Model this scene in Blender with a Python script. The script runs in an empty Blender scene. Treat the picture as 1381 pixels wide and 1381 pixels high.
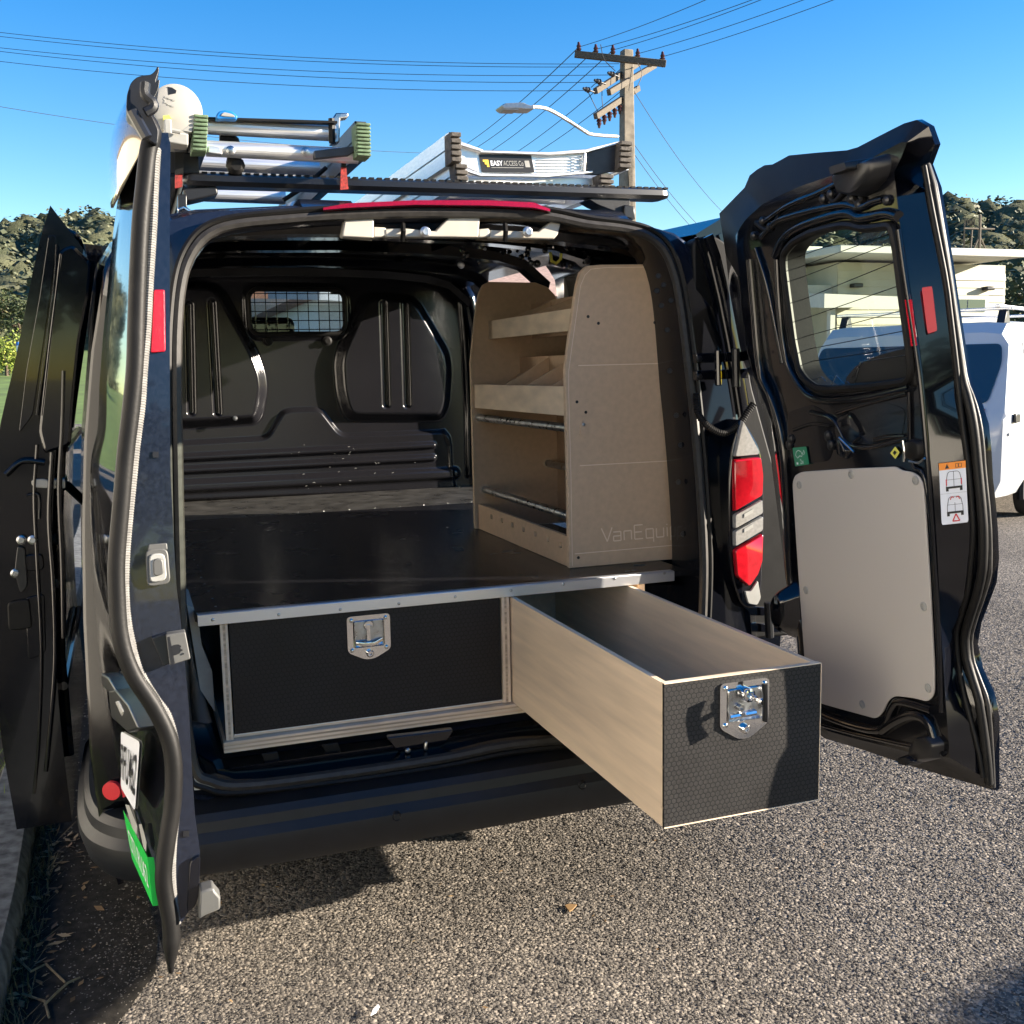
import bpy, bmesh, math, random
import numpy as np
from mathutils import Vector, Matrix, noise as mnoise

random.seed(7); rng = np.random.default_rng(7)
scene = bpy.context.scene
COL = scene.collection

# ------------------------------------------------------------------ camera
CAM = np.array([-0.7501, -2.5103, 1.4441]); YAW, PITCH, ROLL, FPX = 0.3476, -0.1343, -0.0187, 1422.4
def _axes():
    cy, sy = math.cos(YAW), math.sin(YAW); cp, sp = math.cos(PITCH), math.sin(PITCH)
    f = np.array([sy*cp, cy*cp, sp]); r = np.array([cy, -sy, 0.0]); u = np.cross(r, f)
    c, s = math.cos(ROLL), math.sin(ROLL)
    return c*r + s*u, -s*r + c*u, f
CR, CU, CF = _axes()
cam = bpy.data.cameras.new('camera'); cam.sensor_width = 36; cam.lens = FPX/1381*36
cam.clip_start = 0.05; cam.clip_end = 3000
camo = bpy.data.objects.new('camera', cam); COL.objects.link(camo)
camo.matrix_world = Matrix([[CR[0], CU[0], -CF[0], CAM[0]], [CR[1], CU[1], -CF[1], CAM[1]], [CR[2], CU[2], -CF[2], CAM[2]], [0, 0, 0, 1]])
scene.camera = camo
# ------------------------------------------------------------------ world, sun, exposure
SUND = Vector((1.0, -0.37, 0.32)).normalized()          # towards the sun
EL = math.asin(SUND.z); AZ = math.atan2(SUND.x, SUND.y)
world = bpy.data.worlds.new('World'); scene.world = world; world.use_nodes = True
wn = world.node_tree; wn.nodes.clear()
sky = wn.nodes.new('ShaderNodeTexSky'); sky.sky_type = 'NISHITA'; sky.sun_disc = False
sky.sun_elevation = EL; sky.sun_rotation = AZ; sky.altitude = 0
sky.air_density = 1.0; sky.dust_density = 0.1; sky.ozone_density = 1.6
bg = wn.nodes.new('ShaderNodeBackground'); bg.inputs[1].default_value = 0.060
wo = wn.nodes.new('ShaderNodeOutputWorld')
hs = wn.nodes.new('ShaderNodeHueSaturation'); hs.inputs['Saturation'].default_value = 1.55; hs.inputs['Hue'].default_value = 0.512
wn.links.new(sky.outputs[0], hs.inputs['Color']); wn.links.new(hs.outputs[0], bg.inputs[0]); wn.links.new(bg.outputs[0], wo.inputs[0])
sl = bpy.data.lights.new('sun', 'SUN'); sl.energy = 4.9; sl.angle = math.radians(0.53); sl.color = (1.0, 0.88, 0.73)
so = bpy.data.objects.new('sun', sl); COL.objects.link(so); so.location = (20, -6, 12)
so.rotation_euler = SUND.to_track_quat('Z', 'Y').to_euler()
scene.view_settings.view_transform = 'Standard'; scene.view_settings.look = 'None'
scene.view_settings.exposure = 2.15; scene.view_settings.gamma = 1.0
scene.view_settings.use_curve_mapping = False

# ------------------------------------------------------------------ helpers: measuring
def ray(a, b): return CF + CR*(a-690.5)/FPX - CU*(b-690.5)/FPX
def PX(a, b, x=None, y=None, z=None, d=None):
    D = ray(a, b)
    if x is not None: t = (x-CAM[0])/D[0]
    elif y is not None: t = (y-CAM[1])/D[1]
    elif z is not None: t = (z-CAM[2])/D[2]
    else: t = d
    return CAM + t*D
def PP(a, b, p0, n):
    D = ray(a, b); t = np.dot(np.array(p0)-CAM, n)/np.dot(D, n); return CAM + t*D

# ------------------------------------------------------------------ helpers: materials
MATS = {}
def mat(name, base, rough=0.5, metal=0.0, var=0.0, vscale=20.0, bump=0.0, bscale=200.0, coat=0.0, rvar=0.0, var2=None, stretch=None, spec=0.5, detail=4):
    m = bpy.data.materials.new(name); m.use_nodes = True; nt = m.node_tree; b = nt.nodes['Principled BSDF']
    b.inputs['Base Color'].default_value = (*base, 1); b.inputs['Roughness'].default_value = rough
    b.inputs['Metallic'].default_value = metal; b.inputs['Coat Weight'].default_value = coat
    b.inputs['Coat Roughness'].default_value = 0.03; b.inputs['Specular IOR Level'].default_value = spec
    L = nt.links.new
    tc = nt.nodes.new('ShaderNodeTexCoord'); mp = nt.nodes.new('ShaderNodeMapping')
    if stretch: mp.inputs['Scale'].default_value = stretch
    L(tc.outputs['Object'], mp.inputs['Vector'])
    if var > 0 or rvar > 0:
        n = nt.nodes.new('ShaderNodeTexNoise'); n.inputs['Scale'].default_value = vscale; n.inputs['Detail'].default_value = detail
        L(mp.outputs[0], n.inputs['Vector'])
        if var > 0:
            mx = nt.nodes.new('ShaderNodeMix'); mx.data_type = 'RGBA'
            lo = [max(0, c*(1-var)) for c in base]; hi = var2 if var2 else [min(1, c*(1+var)) for c in base]
            mx.inputs[6].default_value = (*lo, 1); mx.inputs[7].default_value = (*hi, 1)
            rp = nt.nodes.new('ShaderNodeMapRange'); rp.inputs[1].default_value = 0.3; rp.inputs[2].default_value = 0.7
            L(n.outputs[0], rp.inputs[0]); L(rp.outputs[0], mx.inputs[0]); L(mx.outputs[2], b.inputs['Base Color'])
        if rvar > 0:
            rr = nt.nodes.new('ShaderNodeMapRange'); rr.inputs[1].default_value = 0.3; rr.inputs[2].default_value = 0.7
            rr.inputs[3].default_value = max(0.01, rough-rvar); rr.inputs[4].default_value = min(1, rough+rvar)
            L(n.outputs[0], rr.inputs[0]); L(rr.outputs[0], b.inputs['Roughness'])
    if bump > 0:
        n2 = nt.nodes.new('ShaderNodeTexNoise'); n2.inputs['Scale'].default_value = bscale; n2.inputs['Detail'].default_value = 3
        bp = nt.nodes.new('ShaderNodeBump'); bp.inputs['Strength'].default_value = bump; bp.inputs['Distance'].default_value = 0.002
        L(mp.outputs[0], n2.inputs['Vector']); L(n2.outputs[0], bp.inputs['Height']); L(bp.outputs[0], b.inputs['Normal'])
    MATS[name] = m; return m
def vmath(nt, op, a, b=None):
    n = nt.nodes.new('ShaderNodeVectorMath'); n.operation = op
    for i, v in enumerate((a, b)):
        if v is None: continue
        if isinstance(v, (tuple, list)): n.inputs[i].default_value = v
        else: nt.links.new(v, n.inputs[i])
    return n
def smath(nt, op, a, b=None, c=None):
    n = nt.nodes.new('ShaderNodeMath'); n.operation = op
    for i, v in enumerate((a, b, c)):
        if v is None: continue
        if isinstance(v, (int, float)): n.inputs[i].default_value = v
        else: nt.links.new(v, n.inputs[i])
    return n.outputs[0]
def hex_mat(name, cell, axes, line_col, cell_col, rough, line_w=0.12, bump=0.4, speck=0.0, cvar=0.3):
    """black film-faced ply with a pressed hexagon pattern; axes picks the two object axes of the sheet"""
    m = bpy.data.materials.new(name); m.use_nodes = True; nt = m.node_tree; b = nt.nodes['Principled BSDF']; L = nt.links.new
    tc = nt.nodes.new('ShaderNodeTexCoord'); sp = nt.nodes.new('ShaderNodeSeparateXYZ'); L(tc.outputs['Object'], sp.inputs[0])
    cb = nt.nodes.new('ShaderNodeCombineXYZ')
    L(smath(nt, 'DIVIDE', sp.outputs[axes[0]], cell), cb.inputs[0]); L(smath(nt, 'DIVIDE', sp.outputs[axes[1]], cell), cb.inputs[1])
    r = (1.0, 1.7320508, 1.0); h = (0.5, 0.8660254, 0.0)
    a1 = vmath(nt, 'SUBTRACT', vmath(nt, 'WRAP', cb.outputs[0], (1.0, 1.7320508, 1.0)).outputs[0], h)
    wr = [n for n in nt.nodes if n.type == 'VECT_MATH' and n.operation == 'WRAP']
    for w in wr: w.inputs[1].default_value = r; w.inputs[2].default_value = (0, 0, 0)
    sh = vmath(nt, 'SUBTRACT', cb.outputs[0], h)
    w2 = vmath(nt, 'WRAP', sh.outputs[0], r); w2.inputs[2].default_value = (0, 0, 0)
    a2 = vmath(nt, 'SUBTRACT', w2.outputs[0], h)
    def hd(a):
        ab = vmath(nt, 'ABSOLUTE', a.outputs[0]); s = nt.nodes.new('ShaderNodeSeparateXYZ'); L(ab.outputs[0], s.inputs[0])
        k = smath(nt, 'ADD', smath(nt, 'MULTIPLY', s.outputs[0], 0.5), smath(nt, 'MULTIPLY', s.outputs[1], 0.8660254))
        return smath(nt, 'MAXIMUM', s.outputs[0], k)
    dist = smath(nt, 'MINIMUM', hd(a1), hd(a2))          # 0 centre .. 0.5 edge
    edge = nt.nodes.new('ShaderNodeMapRange'); edge.interpolation_type = 'SMOOTHSTEP'
    edge.inputs[1].default_value = 0.5-line_w; edge.inputs[2].default_value = 0.5-line_w*0.35
    L(dist, edge.inputs[0])
    n = nt.nodes.new('ShaderNodeTexNoise'); n.inputs['Scale'].default_value = 7; n.inputs['Detail'].default_value = 6; L(tc.outputs['Object'], n.inputs['Vector'])
    nf = nt.nodes.new('ShaderNodeTexNoise'); nf.inputs['Scale'].default_value = 320; L(tc.outputs['Object'], nf.inputs['Vector'])
    mxa = nt.nodes.new('ShaderNodeMix'); mxa.data_type = 'RGBA'
    mxa.inputs[6].default_value = (*[c*(1-cvar) for c in cell_col], 1); mxa.inputs[7].default_value = (*[c*(1+cvar) for c in cell_col], 1)
    mm = smath(nt, 'MULTIPLY', smath(nt, 'ADD', n.outputs[0], nf.outputs[0]), 0.5)
    rp = nt.nodes.new('ShaderNodeMapRange'); rp.inputs[1].default_value = 0.35; rp.inputs[2].default_value = 0.65; L(mm, rp.inputs[0]); L(rp.outputs[0], mxa.inputs[0])
    mx = nt.nodes.new('ShaderNodeMix'); mx.data_type = 'RGBA'; mx.inputs[7].default_value = (*line_col, 1)
    L(mxa.outputs[2], mx.inputs[6]); L(edge.outputs[0], mx.inputs[0]); L(mx.outputs[2], b.inputs['Base Color'])
    rr = nt.nodes.new('ShaderNodeMapRange'); rr.inputs[1].default_value = 0.35; rr.inputs[2].default_value = 0.65
    rr.inputs[3].default_value = rough-0.015; rr.inputs[4].default_value = rough+0.015; L(n.outputs[0], rr.inputs[0]); L(rr.outputs[0], b.inputs['Roughness'])
    bp = nt.nodes.new('ShaderNodeBump'); bp.invert = True; bp.inputs['Strength'].default_value = bump; bp.inputs['Distance'].default_value = 0.0006
    L(edge.outputs[0], bp.inputs['Height']); L(bp.outputs[0], b.inputs['Normal']); b.inputs['Specular IOR Level'].default_value = 0.32
    MATS[name] = m; return m
def glass_mat(name, tint=(0.9, 0.95, 0.9), refl=0.08, rough=0.01):
    m = bpy.data.materials.new(name); m.use_nodes = True; nt = m.node_tree; nt.nodes.clear(); L = nt.links.new
    tr = nt.nodes.new('ShaderNodeBsdfTransparent'); tr.inputs[0].default_value = (*tint, 1)
    gl = nt.nodes.new('ShaderNodeBsdfGlossy'); gl.inputs['Roughness'].default_value = rough
    lw = nt.nodes.new('ShaderNodeLayerWeight'); lw.inputs[0].default_value = 0.5
    fr = smath(nt, 'ADD', smath(nt, 'MULTIPLY', smath(nt, 'POWER', lw.outputs['Facing'], 4.0), 0.8), 0.04)
    mx = nt.nodes.new('ShaderNodeMixShader'); o = nt.nodes.new('ShaderNodeOutputMaterial')
    L(smath(nt, 'MULTIPLY', fr, refl/0.05), mx.inputs[0]); L(tr.outputs[0], mx.inputs[1]); L(gl.outputs[0], mx.inputs[2]); L(mx.outputs[0], o.inputs[0])
    MATS[name] = m; return m

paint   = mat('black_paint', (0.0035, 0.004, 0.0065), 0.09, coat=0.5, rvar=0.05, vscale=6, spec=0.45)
inpaint = mat('black_inner_paint', (0.004, 0.0045, 0.0065), 0.13, coat=0.25, rvar=0.04, vscale=9, spec=0.42)
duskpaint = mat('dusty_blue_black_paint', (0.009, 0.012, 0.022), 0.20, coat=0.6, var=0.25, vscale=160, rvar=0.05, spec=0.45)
bulkm   = mat('black_bulkhead_paint', (0.0085, 0.0085, 0.0105), 0.22, rvar=0.03, vscale=5, bump=0.04, bscale=350, spec=0.5)
rubber  = mat('black_rubber', (0.008, 0.0077, 0.0075), 0.5, var=0.3, bump=0.1, spec=0.2)
sealm   = mat('seal_rubber', (0.030, 0.028, 0.026), 0.42, var=0.25, vscale=60, bump=0.1, bscale=500, spec=0.3)
ribm    = mat('ribbed_trim', (0.16, 0.155, 0.145), 0.5, var=0.25, vscale=90)
plastic = mat('black_plastic', (0.007, 0.008, 0.0105), 0.45, var=0.2, bump=0.2, bscale=900, spec=0.4)
dplastic= mat('dark_plastic', (0.010, 0.0105, 0.012), 0.34)
greyp   = mat('grey_plastic', (0.30, 0.30, 0.28), 0.5, var=0.12)
midgrey = mat('mid_grey_plastic', (0.085, 0.085, 0.08), 0.5, var=0.1)
cream   = mat('cream_plastic', (0.44, 0.41, 0.35), 0.45, var=0.06)
redm    = mat('red_reflector', (0.55, 0.004, 0.02), 0.25, bump=0.5, bscale=900)
pinkm   = mat('red_sticker', (0.55, 0.012, 0.03), 0.3)
redlens = mat('red_lens', (0.42, 0.008, 0.016), 0.09, coat=1.0, var=0.18, vscale=60)
clearl  = mat('clear_lens', (0.27, 0.265, 0.25), 0.10, coat=1.0, var=0.15, vscale=120)
chrome  = mat('chrome', (0.72, 0.72, 0.72), 0.10, metal=1.0, rvar=0.05, vscale=60)
steel   = mat('zinc_steel', (0.46, 0.47, 0.48), 0.32, metal=1.0, var=0.2, vscale=50, rvar=0.1)
alu     = mat('aluminium', (0.78, 0.78, 0.77), 0.42, metal=0.85, var=0.08, vscale=5, rvar=0.06, stretch=(1, 9, 40), detail=2)
aluedge = mat('aluminium_trim', (0.72, 0.74, 0.78), 0.34, metal=0.85)
mdf     = mat('mdf_board', (0.60, 0.425, 0.272), 0.62, var=0.06, vscale=60, bump=0.12, bscale=500, detail=8)
mdfedge = mat('mdf_cut_edge', (0.62, 0.47, 0.32), 0.7, var=0.15, vscale=60)
ply     = mat('birch_ply', (0.74, 0.60, 0.44), 0.45, var=0.16, vscale=9, bump=0.08, bscale=300, stretch=(1, 1, 3), detail=8)
plyface = mat('clear_birch_ply', (0.82, 0.65, 0.465), 0.42, var=0.11, vscale=8, bump=0.06, bscale=260, stretch=(6, .5, 6), detail=8)
plyedge = mat('ply_edge', (0.50, 0.38, 0.26), 0.6, var=0.45, vscale=130, stretch=(0.02, 0.02, 1))
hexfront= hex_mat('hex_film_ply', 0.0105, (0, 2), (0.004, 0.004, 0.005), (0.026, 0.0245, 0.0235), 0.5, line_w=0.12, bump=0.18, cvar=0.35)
hexshade= hex_mat('hex_film_ply_shaded', 0.0125, (0, 2), (0.004, 0.004, 0.005), (0.013, 0.013, 0.015), 0.36, line_w=0.10, bump=0.25)  # same film ply, with shade painted in as darker cells
deckm   = hex_mat('hex_film_deck', 0.0065, (0, 1), (0.005, 0.005, 0.006), (0.008, 0.008, 0.010), 0.26, line_w=0.2, bump=0.4)
stripm  = mat('dusty_floor_sheet', (0.034, 0.033, 0.031), 0.36, var=0.3, vscale=14, rvar=0.12, bump=0.15, bscale=300, detail=8)
greypan = mat('grey_door_card', (0.45, 0.425, 0.395), 0.5, bump=0.05, bscale=700)
whitem  = mat('white_film', (0.72, 0.74, 0.78), 0.35)
blackprint = mat('black_print', (0.01, 0.01, 0.012), 0.4)
redprint = mat('red_print', (0.55, 0.02, 0.03), 0.4)
orangem = mat('orange_film', (0.85, 0.26, 0.02), 0.4)
greenm  = mat('green_film', (0.0, 0.42, 0.045), 0.4)
greendk = mat('dark_green_film', (0.01, 0.20, 0.10), 0.4)
bluestrap = mat('blue_buckle', (0.01, 0.16, 0.48), 0.4)
redstrap = mat('red_webbing', (0.22, 0.015, 0.012), 0.8, var=0.6, vscale=220)
footgrn = mat('green_rubber_foot', (0.10, 0.155, 0.085), 0.75, var=0.35, vscale=70, bump=0.3)
footblk = mat('weathered_rubber_foot', (0.075, 0.065, 0.055), 0.8, var=0.45, vscale=60, bump=0.4)
fibre   = mat('ladder_rail_dark', (0.045, 0.045, 0.048), 0.45, metal=0.3, var=0.3, vscale=20)
capw    = mat('pipe_white', (0.34, 0.33, 0.30), 0.5, var=0.06, vscale=8)
yellow  = mat('yellow_label', (0.62, 0.60, 0.10), 0.6)
reflp = mat('champagne_reflection', (0.42, 0.37, 0.28), 0.12, metal=0.5, coat=1.0)  # bright reflection on the black spoiler, painted as its colour
concrete= mat('pole_concrete', (0.18, 0.155, 0.118), 0.85, var=0.3, vscale=6, bump=0.5, bscale=40, detail=8)
timber  = mat('weathered_timber', (0.085, 0.070, 0.050), 0.85, var=0.5, vscale=12, bump=0.5, bscale=60, stretch=(1, 6, 6), detail=8)
porcel  = mat('brown_porcelain', (0.05, 0.02, 0.018), 0.2)
wirem   = mat('wire_black', (0.02, 0.02, 0.022), 0.6)
galv    = mat('galvanised', (0.50, 0.50, 0.48), 0.45, metal=0.7, var=0.1)
glassd  = glass_mat('tinted_glass', (0.80, 0.88, 0.78), 0.06)
glassv  = glass_mat('clear_glass', (0.80, 0.86, 0.84), 0.06)
darkglass = mat('dark_window_glass', (0.02, 0.03, 0.035), 0.04, coat=1.0, spec=0.8)
whitecar= mat('white_car_paint', (0.50, 0.52, 0.54), 0.22, coat=0.6)
board   = mat('cream_weatherboard', (0.40, 0.385, 0.29), 0.6, var=0.05, vscale=3)
eavem   = mat('white_fascia', (0.42, 0.42, 0.37), 0.6, var=0.04)
brickm  = mat('brown_brick_wall', (0.24, 0.13, 0.09), 0.8, var=0.3, vscale=20)
tilem   = mat('terracotta_tile', (0.34, 0.23, 0.18), 0.8, var=0.35, vscale=20)
bluewall= mat('blue_grey_wall', (0.36, 0.42, 0.50), 0.7, var=0.1)
bark    = mat('bark', (0.09, 0.065, 0.045), 0.9, var=0.4, vscale=14, bump=0.6, bscale=40)
seatm   = mat('seat_fabric', (0.02, 0.02, 0.022), 0.85)
tyre    = mat('tyre_rubber', (0.018, 0.018, 0.018), 0.75, var=0.2)
bluepost= mat('blue_paint_post', (0.02, 0.14, 0.50), 0.5)
drygrass= mat('dry_grass', (0.17, 0.13, 0.07), 0.9, var=0.4, vscale=40)
kerbm   = mat('kerb_concrete', (0.085, 0.09, 0.09), 0.9, var=0.7, vscale=26, bump=0.6, bscale=70, detail=10)
def leafmat(name, cols):
    m = bpy.data.materials.new(name); m.use_nodes = True; nt = m.node_tree; b = nt.nodes['Principled BSDF']; L = nt.links.new
    g = nt.nodes.new('ShaderNodeNewGeometry'); cr = nt.nodes.new('ShaderNodeValToRGB'); el = cr.color_ramp.elements
    el[0].color = (*cols[0], 1); el[1].color = (*cols[-1], 1)
    for i, c in enumerate(cols[1:-1]): e = el.new((i+1)/(len(cols)-1)); e.color = (*c, 1)
    L(g.outputs['Random Per Island'], cr.inputs[0]); L(cr.outputs[0], b.inputs['Base Color']); b.inputs['Roughness'].default_value = 0.6
    b.inputs['Specular IOR Level'].default_value = 0.25
    MATS[name] = m; return m
leaf_bush = leafmat('leaf_dark', [(0.020, 0.034, 0.016), (0.045, 0.062, 0.026), (0.085, 0.095, 0.040)])
leaf_hill = leafmat('leaf_hill', [(0.055, 0.068, 0.042), (0.095, 0.106, 0.062), (0.14, 0.138, 0.082)])
leaf_pale = leafmat('leaf_pale', [(0.07, 0.075, 0.03), (0.16, 0.15, 0.07), (0.24, 0.20, 0.11)])
leaf_lime = leafmat('leaf_lime', [(0.06, 0.10, 0.015), (0.14, 0.19, 0.03), (0.26, 0.28, 0.05)])
stonem = leafmat('road_chip', [(0.07, 0.065, 0.057), (0.122, 0.112, 0.097), (0.16, 0.146, 0.126), (0.198, 0.179, 0.151), (0.255, 0.225, 0.183)])
_nt = stonem.node_tree; _b = _nt.nodes['Principled BSDF']; _src = _b.inputs['Base Color'].links[0].from_socket
_tc = _nt.nodes.new('ShaderNodeTexCoord'); _mx = _nt.nodes.new('ShaderNodeMix'); _mx.data_type = 'RGBA'; _mx.blend_type = 'MULTIPLY'; _mx.inputs[0].default_value = 1.0
_f = None
for _sc, _lo, _hi in ((1.1, .72, 1.22), (5.5, .84, 1.12)):       # worn and dirtier patches of the seal
    _n = _nt.nodes.new('ShaderNodeTexNoise'); _n.inputs['Scale'].default_value = _sc; _n.inputs['Detail'].default_value = 6; _nt.links.new(_tc.outputs['Object'], _n.inputs['Vector'])
    _r = _nt.nodes.new('ShaderNodeMapRange'); _r.inputs[1].default_value = .3; _r.inputs[2].default_value = .7; _r.inputs[3].default_value = _lo; _r.inputs[4].default_value = _hi; _nt.links.new(_n.outputs[0], _r.inputs[0])
    _f = _r.outputs[0] if _f is None else smath(_nt, 'MULTIPLY', _f, _r.outputs[0])
_cc = _nt.nodes.new('ShaderNodeCombineColor')
for _i in range(3): _nt.links.new(_f, _cc.inputs[_i])
_nt.links.new(_src, _mx.inputs[6]); _nt.links.new(_cc.outputs[0], _mx.inputs[7]); _nt.links.new(_mx.outputs[2], _b.inputs['Base Color'])
litterm = leafmat('leaf_litter', [(0.10, 0.06, 0.03), (0.24, 0.15, 0.07), (0.34, 0.26, 0.15)])
grassm = leafmat('grass_blades', [(0.07, 0.12, 0.02), (0.12, 0.18, 0.035), (0.19, 0.22, 0.06)])

# ------------------------------------------------------------------ helpers: objects
WPOS = {}
def tag(o, label=None, cat=None, group=None, kind=None):
    if label: o['label'] = label
    if cat: o['category'] = cat
    if group: o['group'] = group
    if kind: o['kind'] = kind
    return o
def empty(name, loc, label, cat, group=None):
    o = bpy.data.objects.new(name, None); COL.objects.link(o); o.location = loc; o.empty_display_size = 0.1
    WPOS[o.name] = np.array(loc, float); return tag(o, label, cat, group)
class MB:
    """collects faces (world coordinates) for ONE mesh object"""
    def __init__(s): s.v = []; s.f = []; s.m = []; s.mats = []
    def mi(s, m):
        if m is None: m = s.mats[0] if s.mats else None
        if m not in s.mats: s.mats.append(m)
        return s.mats.index(m)
    def add(s, vs, fs, m=None):
        o = len(s.v); s.v += [tuple(map(float, p)) for p in vs]; k = s.mi(m) if (m or s.mats) else 0
        for f in fs: s.f.append(tuple(i+o for i in f)); s.m.append(k)
        return s
    def box(s, c, size, m=None, ax=None):
        c = np.array(c, float); h = np.array(size, float)/2
        A = np.eye(3) if ax is None else np.array(ax, float)
        P = [c + A[0]*h[0]*i + A[1]*h[1]*j + A[2]*h[2]*k for i in (-1, 1) for j in (-1, 1) for k in (-1, 1)]
        return s.add(P, [(0, 1, 3, 2), (4, 6, 7, 5), (0, 4, 5, 1), (2, 3, 7, 6), (0, 2, 6, 4), (1, 5, 7, 3)], m)
    def prism(s, pts, ext, m=None, m_side=None):
        """closed outline extruded along ext (caps kept as n-gons)"""
        n = len(pts); a = [np.array(p, float) for p in pts]; b = [p+np.array(ext, float) for p in a]
        s.add(a+b, [tuple(range(n))[::-1], tuple(range(n, 2*n))], m)
        s.add(a+b, [(i, (i+1) % n, n+(i+1) % n, n+i) for i in range(n)], m_side or m); return s
    def sheet(s, pts, m=None): return s.add(pts, [tuple(range(len(pts)))], m)
    def loft(s, rows, m=None, closed=False, cap=False):
        n = len(rows[0]); vs = [p for r in rows for p in r]; fs = []
        for i in range(len(rows)-1):
            for j in range(n if closed else n-1):
                k = (j+1) % n; fs.append((i*n+j, i*n+k, (i+1)*n+k, (i+1)*n+j))
        if cap: fs += [tuple(range(n))[::-1], tuple(range((len(rows)-1)*n, len(rows)*n))]
        return s.add(vs, fs, m)
    def tube(s, path, r, m=None, n=8, cap=True, closed=False, flat=1.0, up=None):
        P = [np.array(p, float) for p in path]; N = len(P); rows = []
        ref = np.array(up if up is not None else (0.0, 0.0, 1.0), float); last = None
        for i in range(N):
            t = (P[(i+1) % N]-P[i-1]) if closed else (P[min(i+1, N-1)]-P[max(i-1, 0)])
            t = t/(np.linalg.norm(t)+1e-12)
            a = ref-np.dot(ref, t)*t
            if np.linalg.norm(a) < 1e-3: a = np.array((1.0, 0, 0))-t[0]*t
            a = a/np.linalg.norm(a)
            if last is not None and up is None:
                a = last-np.dot(last, t)*t; a = a/(np.linalg.norm(a)+1e-12)
            last = a; b = np.cross(t, a); rr = r[i] if hasattr(r, '__len__') else r
            rows.append([P[i]+rr*(math.cos(2*math.pi*k/n)*a+flat*math.sin(2*math.pi*k/n)*b) for k in range(n)])
        if closed: rows.append(rows[0])
        return s.loft(rows, m, closed=True, cap=cap and not closed)
    def cyl(s, p, q, r, m=None, n=16, r2=None): return s.tube([p, q], [r, r if r2 is None else r2], m, n)
    def lathe(s, c, axis, prof, m=None, n=20):
        ax = np.array(axis, float); ax /= np.linalg.norm(ax); c = np.array(c, float)
        a = np.cross(ax, (0, 0, 1.0)) if abs(ax[2]) < 0.9 else np.cross(ax, (1.0, 0, 0)); a /= np.linalg.norm(a); b = np.cross(ax, a)
        rows = [[c+ax*h+r*(math.cos(2*math.pi*k/n)*a+math.sin(2*math.pi*k/n)*b) for k in range(n)] for r, h in prof]
        return s.loft(rows, m, closed=True, cap=True)
    def dome(s, c, axis, r, h, m=None, n=10):
        return s.lathe(c, axis, [(r, 0), (r*0.92, h*0.5), (r*0.6, h*0.88), (r*0.15, h)], m, n)
    def build(s, name, parent=None, m=None, smooth=0.6, bevel=0.0, origin=None, kind=None, weld=True):
        me = bpy.data.meshes.new(name)
        base = np.zeros(3)
        p = parent
        if p is not None: base = WPOS[p.name]
        org = np.array(origin, float) if origin is not None else base
        V = np.array(s.v, float).reshape(-1, 3)-org
        me.from_pydata(V.tolist(), [], s.f)
        for k in (s.mats or [m]): me.materials.append(k)
        if len(s.mats) > 1: me.polygons.foreach_set('material_index', s.m)
        if weld:
            bm = bmesh.new(); bm.from_mesh(me); bmesh.ops.remove_doubles(bm, verts=bm.verts, dist=1e-5)
            bmesh.ops.recalc_face_normals(bm, faces=bm.faces); bm.to_mesh(me); bm.free()
        if smooth:
            me.polygons.foreach_set('use_smooth', [True]*len(me.polygons)); me.set_sharp_from_angle(angle=smooth)
        me.update()
        o = bpy.data.objects.new(name, me); COL.objects.link(o)
        if p is not None: o.parent = p
        o.location = (org-base).tolist(); WPOS[o.name] = org
        if bevel:
            md = o.modifiers.new('bevel', 'BEVEL'); md.width = bevel; md.segments = 2; md.limit_method = 'ANGLE'; md.angle_limit = 0.7
        if kind: o['kind'] = kind
        return o
def numpy_mesh(name, V, F, m, kind=None, parent=None, origin=(0, 0, 0), smooth=False):
    me = bpy.data.meshes.new(name); V = np.asarray(V, np.float32)-np.asarray(origin, np.float32); F = np.asarray(F, np.int32); k = F.shape[1]
    me.vertices.add(len(V)); me.vertices.foreach_set('co', V.ravel()); me.loops.add(F.size); me.loops.foreach_set('vertex_index', F.ravel())
    me.polygons.add(len(F)); me.polygons.foreach_set('loop_start', np.arange(0, F.size, k, dtype=np.int32))
    me.materials.append(m); me.update(calc_edges=True); me.validate()
    if smooth: me.polygons.foreach_set('use_smooth', [True]*len(F))
    o = bpy.data.objects.new(name, me); COL.objects.link(o)
    base = WPOS[parent.name] if parent is not None else np.zeros(3)
    if parent is not None: o.parent = parent
    o.location = (np.asarray(origin, float)-base).tolist(); WPOS[o.name] = np.asarray(origin, float)
    if kind: o['kind'] = kind
    return o
def copy_tree(o, loc=None, parent=None):
    c = o.copy(); COL.objects.link(c)
    if parent is not None: c.parent = parent
    if loc is not None: c.location = loc
    WPOS[c.name] = np.array(loc if loc is not None else WPOS[o.name], float)
    for ch in list(o.children): copy_tree(ch, parent=c)
    return c
def rrect(x0, y0, x1, y1, r, n=4):
    pts = []
    for cx, cy, a in ((x1-r, y0+r, -90), (x1-r, y1-r, 0), (x0+r, y1-r, 90), (x0+r, y0+r, 180)):
        for k in range(n+1):
            t = math.radians(a+90*k/n); pts.append((cx+r*math.cos(t), cy+r*math.sin(t)))
    return pts
def rounded(pts, r, n=4):
    """round the corners of a closed polyline (numpy points)"""
    P = [np.array(p, float) for p in pts]; out = []
    for i in range(len(P)):
        a, b, c = P[i-1], P[i], P[(i+1) % len(P)]
        u, v = a-b, c-b; lu, lv = np.linalg.norm(u), np.linalg.norm(v)
        d = min(r, lu*0.45, lv*0.45); p, q = b+u/lu*d, b+v/lv*d
        for k in range(n+1):
            t = k/n; out.append((1-t)**2*p+2*t*(1-t)*b+t*t*q)
    return out
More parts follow.
